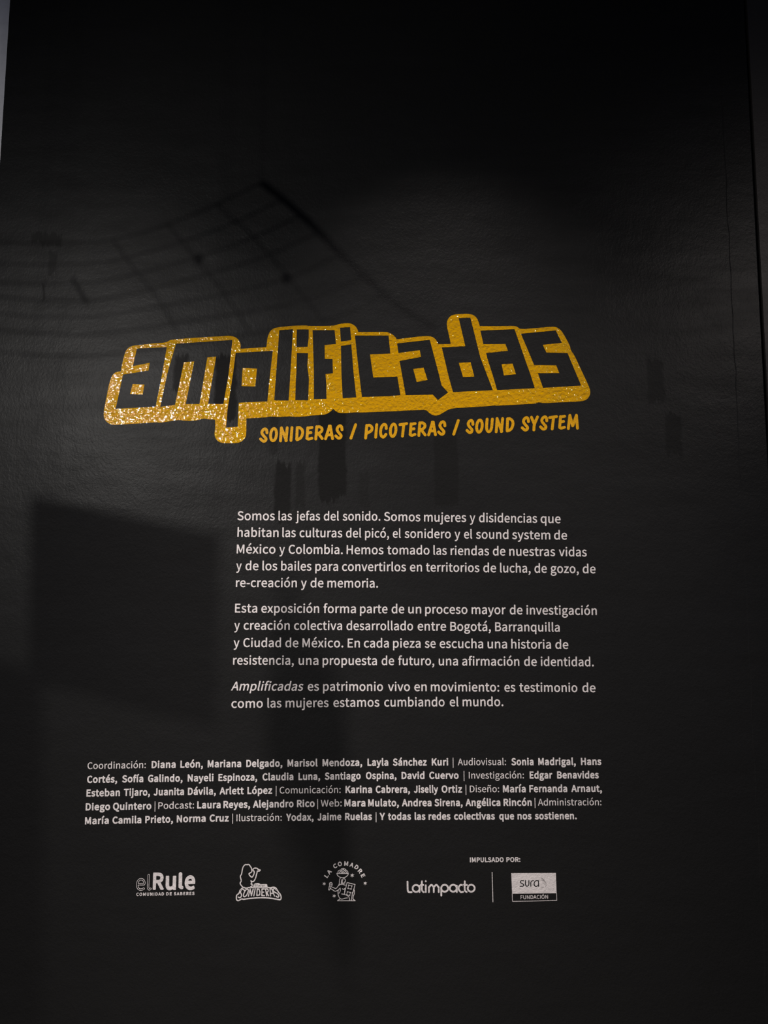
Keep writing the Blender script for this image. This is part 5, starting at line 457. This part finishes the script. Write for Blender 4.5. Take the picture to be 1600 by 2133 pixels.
SHAPES['title'] = [[4319,17241,4348,16986,4425,16625,4531,16072,4605,15817,4654,15692,4693,15631,4721,15596,4751,15566,4784,15541,4836,15510,4914,15485,5041,15469,5062,15307,5147,14925,5211,14702,5251,14618,5280,14572,5312,14534,5347,14502,5384,14474,5424,14452,5487,14425,5572,14402,5700,14389,6337,14317,6784,14285,6915,14262,6972,14244,7012,14214,7071,14183,7134,14162,7331,14138,7825,14096,8675,14041,9525,13994,9668,14007,9759,14032,9844,14075,9894,14115,9923,14144,9959,14192,9997,14261,10016,14317,10024,14355,10028,14393,10026,14443,10014,14534,11098,14465,11111,14375,11143,14105,11193,13936,11238,13841,11280,13782,11314,13747,11354,13717,11399,13692,11449,13672,11529,13653,11694,13625,12200,13574,12605,13561,12774,13564,12841,13580,13044,13586,13550,13583,13854,13570,13964,13554,14023,13540,14090,13514,14220,13487,14389,13467,14524,13467,14625,13487,14692,13516,14734,13540,14774,13568,14808,13599,14838,13633,14863,13669,14894,13728,14911,13770,14918,13797,14923,13835,15486,13835,15958,13828,16110,13841,16183,13855,16251,13883,16335,13931,16414,13987,16458,14031,16487,14068,16530,14137,17400,14030,17756,14005,17881,14011,17946,14020,17994,14036,18037,14055,18075,14077,18110,14103,18154,14148,18205,14219,18269,14344,18778,14334,18754,14178,18635,13655,18617,13513,18622,13446,18629,13403,18641,13361,18657,13321,18688,13263,18733,13210,18767,13179,18806,13154,18849,13133,18896,13118,18970,13105,19122,13090,19431,13080,19578,13089,19647,13100,19710,13125,19781,13169,19825,13210,19852,13241,19888,13293,19941,13418,19989,13584,20725,13593,21259,13579,21420,13586,21491,13596,21544,13617,21589,13646,21616,13667,21639,13691,21702,13705,21853,13711,22388,13665,22886,13622,23042,13618,23115,13622,23156,13631,23198,13646,23260,13678,23343,13742,23415,13821,23504,13964,23682,14284,23734,14405,23756,14471,23765,14525,23780,14574,23801,14620,23827,14662,23875,14719,23979,14909,24193,15365,24470,15953,24547,16140,24577,16229,24587,16282,24591,16333,24589,16380,24581,16425,24568,16466,24551,16506,24530,16542,24504,16577,24475,16609,24440,16637,24402,16661,24359,16682,24311,16699,24219,16713,24014,16733,23338,16762,22803,16790,22634,16788,22554,16782,22506,16770,22465,16765,22429,16767,22399,16775,22376,16791,22304,16805,22126,16826,21485,16861,20678,16899,20588,16889,20529,16893,20470,16910,20214,16930,19538,16966,18968,17001,18780,17035,18674,17071,18540,17146,18362,17253,18282,17286,18231,17301,18184,17310,18138,17312,18093,17307,18050,17297,17988,17272,17917,17228,17828,17146,17787,17106,17747,17089,17667,17077,17400,17085,16791,17107,16701,17120,15801,17156,15159,17180,14990,17183,14929,17183,14917,17180,14875,17179,14765,17183,14360,17210,14192,17204,14124,17191,14085,17180,14034,17158,13972,17115,13888,17030,13775,17143,13674,17211,13609,17243,13517,17271,13280,17291,13010,17308,12930,17317,12895,17322,12878,17328,12833,17334,12723,17344,12335,17368,12065,17345,11660,17372,11356,17352,11255,17354,11196,17361,11120,17381,10400,17426,10269,17432,10265,17942,10255,18098,10245,18168,10232,18205,10214,18241,10191,18276,10162,18309,10111,18357,10035,18407,9971,18434,9899,18447,9748,18461,9429,18461,9278,18450,9206,18439,9164,18424,9124,18404,9088,18379,9055,18349,9011,18296,8979,18238,8962,18197,8949,18155,8942,18106,8941,18022,8972,17815,8964,17483,8675,17466,8567,17442,8505,17437,8452,17442,8396,17456,8308,17488,8165,17514,7910,17530,7612,17517,7512,17501,7439,17498,7319,17508,6975,17568,6752,17600,6635,17607,6507,17594,5700,17645,4999,17690,4722,17698,4659,17688,4616,17676,4552,17649,4467,17590,4418,17539,4390,17504,4367,17467,4348,17428,4335,17389,4326,17337],[5708,14521,6954,14462,6720,15775,6486,16944,4816,17037,4956,16412,5126,15605,6189,15435,6240,15116,5538,15256],[7336,14321,9686,14160,9525,15605,9312,16837,8675,16829,9006,14861,8641,14891,8314,16837,7740,16837,8093,15061,7663,15095,7294,16867,6677,16956,6975,15562],[9822,14700,11368,14614,11255,15590,11143,16724,9950,16782,9907,17781,9419,17815,9482,17050,9716,15520],[11638,13759,12209,13714,12133,15050,12029,16693,11426,16679,11525,15275],[12367,13723,12866,13723,12866,14060,12817,14452,12349,14465],[12367,14704,12839,14713,12808,15230,12875,15770,12844,16679,12304,16679,12322,15905,12349,15500],[13024,13754,13942,13754,14000,14339,13528,14375,13537,14951,13856,14960,13874,15554,13564,15590,13595,15950,13604,16625,13078,16634,13078,15500],[14167,13655,14585,13624,14639,14173,14203,14231],[14203,14411,14639,14344,14729,15500,14846,16558,14279,16594,14225,15500],[14788,13979,16192,13979,16264,14735,15418,14767,15553,15725,16557,15689,16687,16468,16251,16504,16026,16513,15080,16544,14981,15725,14878,14825],[16543,14308,17908,14154,18113,14938,18303,15650,18398,16054,18673,16353,18246,16671,18032,16443,16903,16468,16647,15037,17542,14870,17488,14591,16602,14713],[19110,13251,19599,13237,19728,13750,20013,14890,20250,15508,20535,16258,18873,16339,18683,15650,18407,14472,19386,14425],[20013,13774,21438,13712,21699,14463,21889,15009,22103,15603,22283,16173,20711,16258,20535,15650,20331,15023,20250,14710,21162,14615,21058,14334,20141,14344],[21699,13902,23157,13764,23409,14287,22616,14368,22768,14686,23646,14710,24216,16068,22625,16163,22411,15546,23300,15541,23171,15223,22255,15213,21960,14510]]
SHAPES['islands'] = [[[5530,16000,6019,16021,5946,16442,5424,16412]],[[10111,15329,10706,15363,10638,16102,10069,16085]],[[17218,15374,17647,15318,17813,15826,17362,15919]],[[19120,15118,19609,15094,19761,15688,19291,15707]],[[20901,15175,21357,15151,21495,15588,20996,15641]]]

# ------------------------------------------------------------------ cut vinyl
THICK = 0.00035


def unpack(flat_loops, k):
    """outlines stored as x, y, x, y ... in units of k"""
    return [[(n[i] * k, n[i + 1] * k) for i in range(0, len(n), 2)] for n in flat_loops if len(n) > 4]


def fill(loops, extrude=THICK / 2):
    """outlines filled (inner outlines cut out) and given thickness: verts, faces with the sheet in xy"""
    cu = bpy.data.curves.new('fill', 'CURVE')
    cu.dimensions, cu.fill_mode, cu.extrude = '2D', 'BOTH', extrude
    for L in loops:
        s = cu.splines.new('POLY')
        s.points.add(len(L) - 1)
        s.points.foreach_set('co', [c for x, y in L for c in (x, y, 0, 1)])
        s.use_cyclic_u = True
    o = bpy.data.objects.new('fill', cu)
    me = o.to_mesh()
    vs = [tuple(p.co) for p in me.vertices]
    fs = [tuple(p.vertices) for p in me.polygons]
    o.to_mesh_clear()
    bpy.data.objects.remove(o)
    bpy.data.curves.remove(cu)
    return vs, fs


def on_wall(name, loops_px, mat, parent=None, base=(0, 0, 0), lift=0.0):
    """a sheet on the wall from outlines measured in the photograph"""
    pts = [[wall_at(x, y) for x, y in L] for L in loops_px]
    ax = sum(p[0] for L in pts for p in L) / sum(map(len, pts))
    az = sum(p[1] for L in pts for p in L) / sum(map(len, pts))
    vs, fs = fill([[(x - ax, z - az) for x, z in L] for L in pts])
    vs = [(x, -z - THICK / 2 - lift, y) for x, y, z in vs]
    return mesh_obj(name, vs, fs, mat, parent, (ax - base[0], -base[1], az - base[2]))


GLYPH = {}


def glyph(style, ch):
    key = style + ch
    if key not in GLYPH:
        adv, data = GLYPHS[int(style)][ord(ch)]
        GLYPH[key] = (adv / 250.0,) + fill(unpack(data, 1 / 250.0))
    return GLYPH[key]


def word_width(style, word):
    x, lo, hi = 0.0, None, 0.0
    for ch in word:
        adv, vs, _ = glyph(style, ch)
        if lo is None:
            lo = min(v[0] for v in vs)
        hi = x + max(v[0] for v in vs)
        x += adv
    return lo, hi


def word_mesh(name, word, style, p0, ang, cap, sx, mat, parent, base, shear=0.0, track=0.0):
    lo, _ = word_width(style, word)
    V, F, x = [], [], -lo
    ca, sa = math.cos(ang), math.sin(ang)
    for ch in word:
        adv, vs, fs = glyph(style, ch)
        n = len(V)
        for a, b, c in vs:
            u, w = ((x + a) * sx + b * shear) * cap, b * cap
            V.append((u * ca - w * sa, -c - THICK / 2, u * sa + w * ca))
        F += [tuple(i + n for i in q) for q in fs]
        x += adv + track
    return mesh_obj(name, V, F, mat, parent, (p0[0] - base[0], -base[1], p0[1] - base[2]))


def interp(pts, x):
    for (xa, ya), (xb, yb) in zip(pts[:-1], pts[1:]):
        if x <= xb or (xb, yb) == pts[-1]:
            return ya + (yb - ya) * (x - xa) / (xb - xa)


SCALE = {'0': 1.03, '1': 0.99, '2': 1.035}


def text_line(words, baseline, cap, end, parent, base, label=None, mat=None, gap=8.0):
    """words: (text, style, left edge); baseline: (x, y) points; all in pixels of the photograph"""
    x0 = words[0][2]
    w0 = wall_at(x0, interp(baseline, x0))
    line = empty('text_line', (w0[0] - base[0], -base[1], w0[1] - base[2]), parent)
    if label:
        line['label'] = label
    lb = (w0[0], 0.0, w0[1])
    nat = []
    for i, (t, st, x) in enumerate(words):
        lo, hi = word_width(st[0], t)
        nat.append((hi - lo) * cap * SCALE[st[0]])
    for i, (t, st, x) in enumerate(words):
        target = (words[i + 1][2] - gap if i + 1 < len(words) else end) - x
        k = SCALE[st[0]] * (1.0 if t == '|' else max(0.84, min(1.12, target / nat[i])))
        p = wall_at(x, interp(baseline, x))
        q = wall_at(x + 40, interp(baseline, x + 40))
        ang = math.atan2(q[1] - p[1], q[0] - p[0])
        c = wall_at(x, interp(baseline, x) - cap)
        capm = c[1] - p[1]
        word_mesh('word', t, st[0], p, ang, capm, k, mat or M_WHITE, line, lb, 0.20 if 'i' in st else 0.0)
    return line


def L(s, style, xs):
    return [(w, style, x) for w, x in zip(s.split(), xs)]


def thing(name, px, py, label, cat, group=None):
    w = wall_at(px, py)
    o = empty(name, (w[0], 0.0, w[1]))
    tag(o, label, cat, group)
    return o, (w[0], 0.0, w[1])


# ---- the title: a yellow plate with the word cut out of it
t, b = thing('title_lettering', 720, 860, 'large yellow vinyl title plate with rounded outline and black cut out block letters', 'lettering')
on_wall('yellow_backing', unpack(SHAPES['title'], 1 / 20), M_YELLOW, t, b)
for s in SHAPES['islands']:
    on_wall('letter_counter', unpack(s, 1 / 20), M_YELLOW, t, b)

# ---- the line under the title
t, b = thing('subtitle_lettering', 540, 920, 'small yellow hand-lettered capitals with two slashes under the title plate', 'lettering')
for s in SHAPES['tag'][:]:
    on_wall('letter', unpack(s, 1 / 20), M_YELLOW_SMALL, t, b)

# ---- three paragraphs
CAP = 17.9
t, b = thing('text_paragraph', 491, 1222, 'topmost white five-line text paragraph directly below the yellow lettering', 'text')
text_line(L('Somos las jefas del sonido. Somos mujeres y disidencias que', '1', [494.5, 580, 616, 674.5, 714, 800, 883.3, 978.6, 997.9, 1126.3]), [(494, 1083.3), (760, 1084.3), (1160, 1089.5)], CAP, 1167.8, t, b)
text_line(L('habitan las culturas del picó, el sonidero y el sound system de', '1', [494.5, 588, 624, 720.8, 760.5, 818.3, 843, 946.9, 966.6, 991.7, 1067, 1154.2]), [(494, 1117.7), (830, 1120), (1180, 1123.8)], CAP, 1181.4, t, b)
text_line(L('México y Colombia. Hemos tomado las riendas de nuestras vidas', '1', [493, 581.8, 601.3, 722, 806.8, 902.8, 938.7, 1026.8, 1060.9, 1164.4]), [(493, 1152.5), (860, 1154.8), (1220, 1158.9)], CAP, 1222.4, t, b)
text_line(L('y de los bailes para convertirlos en territorios de lucha, de gozo, de', '1', [492, 511.3, 546.5, 585.5, 656.8, 712.5, 854, 887.2, 1006.8, 1041.7, 1113.5, 1147.3, 1213.9]), [(492, 1187.2), (860, 1190), (1240, 1194)], CAP, 1241, t, b)
text_line(L('re-creación y de memoria.', '1', [491.3, 627, 646.8, 682]), [(491, 1222.5), (788, 1223.7)], CAP, 788, t, b)
t, b = thing('text_paragraph', 486, 1384, 'middle white four-line text paragraph between the two other paragraphs', 'text')
text_line(L('Esta exposición forma parte de un proceso mayor de investigación', '1', [489.5, 544.3, 673.8, 750, 815.8, 850.5, 885.8, 982.5, 1062, 1096.8]), [(489, 1275.7), (860, 1277.5), (1244, 1280.9)], CAP, 1244.5, t, b)
text_line(L('y creación colectiva desarrollado entre Bogotá, Barranquilla', '1', [488, 507.5, 612.5, 721.8, 870, 938, 1031.5]), [(488, 1311.3), (860, 1312.8), (1167, 1315.6)], CAP, 1167.5, t, b)
text_line(L('y Ciudad de México. En cada pieza se escucha una historia de', '1', [486.5, 506.8, 594.3, 630, 724.3, 758, 818.8, 885, 916, 1015.8, 1065, 1157]), [(486, 1347.5), (860, 1348.8), (1184, 1351.5)], CAP, 1184.5, t, b)
text_line(L('resistencia, una propuesta de futuro, una afirmación de identidad.', '1', [485.5, 622, 672, 795, 829.5, 914, 962.8, 1091.8, 1126.8]), [(485, 1384), (860, 1385.3), (1239, 1387.7)], CAP, 1238.8, t, b)
t, b = thing('text_paragraph', 482, 1474, 'lowest white two-line text paragraph opening with a word in italics', 'text')
text_line([('Amplificadas', '1i', 481.3)] + L('es patrimonio vivo en movimiento: es testimonio de', '1', [641, 673, 808.3, 863, 897.5, 1050.8, 1082, 1213.3]), [(481, 1438), (860, 1439.2), (1241, 1441.6)], CAP, 1241.3, t, b, label='white line opening with a word in italics')
text_line(L('como las mujeres estamos cumbiando el mundo.', '1', [482, 557, 595, 694.5, 800.5, 937, 963.8]), [(482, 1474.3), (800, 1471.5), (1050, 1470.5)], CAP, 1050.5, t, b)

# ---- the credits
CAP = 13.6
t, b = thing('credits_text', 177, 1716, 'wide white block of five small lines in bold and light type', 'text')
text_line(L('Coordinación:', '0', [182.4]) + L('Diana León, Mariana Delgado, Marisol Mendoza, Layla Sánchez Kuri', '2', [315.8, 375.8, 432.6, 513.1, 599, 671.9, 765.5, 818.7, 899.5]) + L('| Audiovisual:', '0', [943.3, 953.8]) + L('Sonia Madrigal, Hans', '2', [1065.6, 1121.5, 1210.4]), [(182, 1601.9), (316, 1599.4), (432, 1598), (765, 1594.6), (1254, 1592.8)], CAP, 1254.1, t, b, gap=8.4)
text_line(L('Cortés, Sofía Galindo, Nayeli Espinoza, Claudia Luna, Santiago Ospina, David Cuervo', '2', [181.4, 254.5, 308.4, 391, 455, 546.9, 621.8, 676.8, 762.3, 836.5, 894.3]) + L('| Investigación:', '0', [966, 976.8]) + L('Edgar Benavides', '2', [1103.5, 1160.7]), [(181, 1630.3), (455, 1626.4), (762, 1622.4), (1250, 1620.8)], CAP, 1250.3, t, b, gap=8.4)
text_line(L('Esteban Tijaro, Juanita Dávila, Arlett López', '2', [180.1, 258, 320.1, 391.4, 457.5, 515.4]) + L('| Comunicación:', '0', [574.6, 582.6]) + L('Karina Cabrera, Jiselly Ortiz', '2', [719.8, 782.8, 862.4, 920]) + L('| Diseño:', '0', [970, 978.8]) + L('María Fernanda Arnaut,', '2', [1047.8, 1102.8, 1190.3]), [(180, 1658.7), (457, 1654.2), (720, 1651.3), (1250, 1649.1)], CAP, 1256.3, t, b, gap=5.8)
text_line(L('Diego Quintero', '2', [178.4, 235.3]) + L('| Podcast:', '0', [322.2, 329.8]) + L('Laura Reyes, Alejandro Rico', '2', [410.8, 465.4, 527.1, 618.7]) + L('| Web:', '0', [661, 668.4]) + L('Mara Mulato, Andrea Sirena, Angélica Rincón', '2', [717.5, 766.9, 837.4, 905.3, 970, 1049.1]) + L('| Administración:', '0', [1114, 1120.9]), [(178, 1687.6), (465, 1682.7), (718, 1679.4), (1257, 1677.3)], CAP, 1257.8, t, b, gap=4.0)
text_line(L('María Camila Prieto, Norma Cruz', '2', [177, 234.4, 302.6, 368.3, 436.7]) + L('| Ilustración:', '0', [483.9, 492.7]) + L('Yodax, Jaime Ruelas', '2', [596.3, 661.4, 718.9]) + [('|', '0', 782.8)] + L('Y todas las redes colectivas que nos sostienen.', '2', [791, 808.2, 863.8, 892.9, 946, 1040, 1078.2, 1114.4]), [(177, 1716.6), (436, 1711.1), (719, 1707.8), (1205, 1705.9)], CAP, 1204.8, t, b, gap=5.8)


# ---- the row of emblems
def fit_word(name, s, style, x0, x1, y0, y1, cap, parent, base, shear=0.0, track=0.0):
    """one word stretched between two points of its baseline"""
    p, q, c = wall_at(x0, y0), wall_at(x1, y1), wall_at(x0, y0 - cap)
    capm = c[1] - p[1]
    lo, hi = word_width(style, s)
    n = hi - lo + track * (len(s) - 1)
    sx = math.hypot(q[0] - p[0], q[1] - p[1]) / (n * capm)
    return word_mesh(name, s, style, p, math.atan2(q[1] - p[1], q[0] - p[0]), capm, sx, M_WHITE, parent, base, shear, track)


t, b = thing('cultural_centre_logo', 284, 1852, 'white logo at far left, two hollow letters joined to a thick bold word', 'logo')
on_wall('hollow_letter', unpack(SHAPES['hollow_e'], 1 / 20), M_WHITE, t, b)
on_wall('hollow_letter', unpack(SHAPES['hollow_l'], 1 / 20), M_WHITE, t, b)
fit_word('bold_letter', 'R', '2', 318.2, 340.9, 1851.8, 1851.7, 32.4, t, b)
fit_word('bold_letter', 'u', '2', 344.9, 366.7, 1852.2, 1852.0, 35.2, t, b)
on_wall('bold_letter', unpack(SHAPES['foot_l'], 1 / 20), M_WHITE, t, b)
fit_word('bold_letter', 'e', '2', 384.6, 406.7, 1852.0, 1851.6, 35.2, t, b)
for w, x0, x1 in (('COMUNIDAD', 284.1, 341.6), ('DE', 346.2, 358.0), ('SABERES', 362.3, 405.2)):
    fit_word('caption_word', w, '2', x0, x1, 1865.9 - (x0 - 284) * .016, 1865.9 - (x1 - 284) * .016, 5.9, t, b, 0, 0.16)

t, b = thing('singer_logo', 492, 1878, 'white outlined long-haired singer with microphone above an arched outlined word', 'logo')
on_wall('singer_outline', unpack(SHAPES['singer'], 1 / 20), M_WHITE, t, b)
on_wall('script_badge', unpack(SHAPES['script_badge'], 1 / 20), M_WHITE, t, b, 0.0004)
on_wall('arched_border', unpack(SHAPES['banner_line'], 1 / 20), M_WHITE, t, b)
on_wall('arched_word', unpack(SHAPES['banner_letters'], 1 / 20), M_WHITE, t, b)

t, b = thing('kneeling_woman_logo', 720, 1876, 'white line drawing of kneeling woman with bowl and loudspeaker under arched capitals', 'logo')
on_wall('kneeling_figure', unpack(SHAPES['kneeling_figure'], 1 / 20), M_WHITE, t, b)
for s in SHAPES['stars']:
    on_wall('star', unpack(s, 1 / 20), M_WHITE, t, b)
for ch, x, y, a in (('L', 268, 590, 57), ('A', 345, 483, 50), ('C', 508, 318, 28), ('O', 640, 262, 12), ('M', 817, 252, -4), ('A', 972, 288, -18), ('D', 1105, 350, -35), ('R', 1205, 458, -49), ('E', 1283, 585, -64)):
    cx, cy = 660 + x / 13.333, 1780 + y / 13.333
    a = math.radians(a)
    lo, hi = word_width('2', ch)
    p, c = wall_at(cx, cy), wall_at(cx, cy - 8.2)
    cap = c[1] - p[1]
    hw = (hi - lo) * cap * 1.12 / 2
    o = (p[0] - hw * math.cos(a) + cap / 2 * math.sin(a), p[1] - hw * math.sin(a) - cap / 2 * math.cos(a))
    word_mesh('arched_letter', ch, '2', o, a, cap, 1.12, M_WHITE, t, b)

t, b = thing('rounded_word_logo', 848, 1858, 'white thin rounded lowercase word left of the vertical dividing line', 'logo')
for s in SHAPES['round_word']:
    on_wall('letter', unpack(s, 1 / 20), M_WHITE, t, b)

o = on_wall('divider_line', [[(1024.5, 1816.4), (1025.9, 1816.4), (1027.6, 1879), (1026.2, 1879.2)]], M_WHITE)
tag(o, 'thin white vertical dividing line beside the framed rectangular logo', 'line')

t, b = thing('heading_text', 979, 1795, 'tiny white bold two-word heading in capitals above the dividing line', 'text')
fit_word('word', 'IMPULSADO', '2', 978.9, 1049.3, 1795.6, 1795.2, 9.0, t, b)
fit_word('word', 'POR:', '2', 1055.0, 1084.2, 1795.2, 1794.8, 9.0, t, b)

t, b = thing('framed_plate_logo', 1066, 1878, 'white rectangle with dark rounded word and bird over a thin framed caption', 'logo')
on_wall('white_plate', unpack(SHAPES['white_plate'], 1 / 20), M_WHITE, t, b)
on_wall('frame_line', unpack(SHAPES['plate_frame'], 1 / 20), M_WHITE, t, b)
fit_word('caption_word', 'FUNDACIÓN', '0', 1084.6, 1141.8, 1872.9, 1871.8, 7.6, t, b)

# ------------------------------------------------------------------ what hangs between the lamps and the wall, outside the frame


def between(lamp, px, py, k):
    x, z = wall_at(px, py)
    return lamp + (Vector((x, 0, z)) - lamp) * k


def hanger(root, p, r=0.0004):
    base = root.location
    tube('hanging_wire', [Vector(p) - base, Vector((p[0], p[1], TOP)) - base], r, M_BLACK, root, 6)


K = 0.5
corner = between(LAMP_SIDE, 545, 380, K)
g = empty('wire_grid', corner)
tag(g, 'sagging black wire grid hung before the left lamp, casting the net shadow', 'grid')
edge = [(545, 380), (590, 415), (628, 448), (665, 483), (710, 530), (758, 573), (802, 615), (850, 650), (905, 684)]


def gpt(px, py):
    return between(LAMP_SIDE, px, py, K) - corner


tube('edge_bar', [gpt(*p) for p in edge], 0.0048, M_BLACK, g, 8)
leftv = [(496, 500, 505), (540, 545, 548), (578, 585, 589), (617, 620, 617), (652, 655, 650), (690, 690, 685), (735, 735, 730)]
for i, (a, c, d) in enumerate(leftv):
    ex, ey = edge[i]
    pts = [(ex, ey), (ex - 145, ey + 68 - i * 2), (250, a), (120, c + 6), (-30, d)]
    pts = [p for k, p in enumerate(pts)]
    fine = []
    for k in range(len(pts) - 1):
        p0, p1, p2, p3 = pts[max(k - 1, 0)], pts[k], pts[k + 1], pts[min(k + 2, len(pts) - 1)]
        for s in range(6):
            u = s / 6
            fine.append(tuple(.5 * (2 * p1[j] + (p2[j] - p0[j]) * u + (2 * p0[j] - 5 * p1[j] + 4 * p2[j] - p3[j]) * u * u + (3 * p1[j] - p0[j] - 3 * p2[j] + p3[j]) * u ** 3) for j in (0, 1)))
    fine.append(pts[-1])
    tube('grid_wire', [gpt(*p) for p in fine], 0.0012, M_BLACK, g, 6)
for pts in ([(450, 424), (520, 485), (600, 575), (690, 690)], [(350, 468), (410, 540), (470, 615), (520, 690)], [(235, 498), (275, 555), (330, 622), (370, 690)]):
    tube('cross_wire', [gpt(*p) for p in pts], 0.0011, M_BLACK, g, 6)
tube('cross_wire', [gpt(150, 578), gpt(182, 632)], 0.0024, M_BLACK, g, 6)
for p in ((413, 540), (597, 580)):
    c = gpt(*p)
    tube('wire_knot', [c + Vector((0, 0, .008)), c + Vector((0, 0, .004)), c, c + Vector((0, 0, -.008))], [0.002, 0.0065, 0.0065, 0.002], M_BLACK, g, 8)
hanger(g, corner)
hanger(g, between(LAMP_SIDE, -30, 505, K))


def panel(name, lamp, k, poly, thick, mat, label, cat, hang=(0, 1)):
    P = [between(lamp, x, y, k) for x, y in poly]
    root = empty(name, P[0])
    tag(root, label, cat)
    n = Vector((0, -thick, 0))
    v = [tuple(p - P[0]) for p in P] + [tuple(p - P[0] + n) for p in P]
    m = len(P)
    f = [tuple(range(m)), tuple(range(2 * m - 1, m - 1, -1))] + [(i, i + m, (i + 1) % m + m, (i + 1) % m) for i in range(m)]
    mesh_obj('sheet', v, f, mat, root)
    for i in hang:
        hanger(root, P[i])
    return root


panel('suspended_board', LAMP_SIDE, 0.30, [(62, 1030), (452, 1112), (442, 1505), (60, 1415)], 0.006, M_CLOTH,
      'tilted black board on wires before the left lamp, casting the four-sided shadow', 'board')
panel('suspended_board', LAMP_SIDE, 0.25, [(-260, 1320), (86, 1395), (86, 2150), (-260, 2150)], 0.006, M_CLOTH,
      'tall black board on wires at far left, shading the lower left corner', 'board')
panel('light_blocker', LAMP_RIGHT, 0.36,  # added cloth shape out of view, there only to cast the upright shadow
      [(588, 1190), (612, 1250), (650, 1310), (695, 1390), (722, 1480), (726, 1640), (732, 1800), (738, 2010), (700, 1920), (650, 1830), (604, 1735), (572, 1640), (556, 1560), (558, 1420), (572, 1280)], 0.004, M_CLOTH,
      'added long pointed black cloth pennant hung high, casting the soft upright shadow', 'blocker', (0,))


def spotlight(loc, aim, label):
    """a track spotlight: lamp head with lens, yoke and stem up to the ceiling"""
    loc = Vector(loc)
    d = (Vector(aim) - loc).normalized()
    head = loc - d * 0.035
    root = empty('track_spotlight', head)
    tag(root, label, 'lamp')
    z = Vector((0, 0, 0))
    tube('lamp_head', [z - d * .13, z - d * .12, z - d * .02, z + d * .022], [.028, .036, .040, .040], M_BLACK, root, 20)
    tube('lens', [z + d * .0225, z + d * .0245], [.034, .033], M_LENS, root, 20)
    side = d.cross(Vector((0, 0, 1))).normalized() * .046
    up = Vector((0, 0, .10))
    m = z - d * .06
    tube('yoke', [m - side, m - side + up * .9, m + up, m + side + up * .9, m + side], .004, M_BLACK, root, 6)
    tube('stem', [m + up, Vector((m.x, m.y, TOP - head.z))], .007, M_BLACK, root, 8)
    return root


spotlight(LAMP_SIDE, (-0.45, 0, 1.68), 'black track spotlight hung low on the left, its gleam on the title')
spotlight(LAMP_RIGHT, (0.15, 0, -2.20), 'black ceiling spotlight nearer the middle, washing the lettering')
spotlight(LAMP_LEFT, (-0.42, 0, -2.20), 'black ceiling spotlight farthest to the left, washing the lettering')
spotlight(LAMP_FAR, (1.15, 0, 1.75), 'black spotlight far to the right, lighting the board joint')
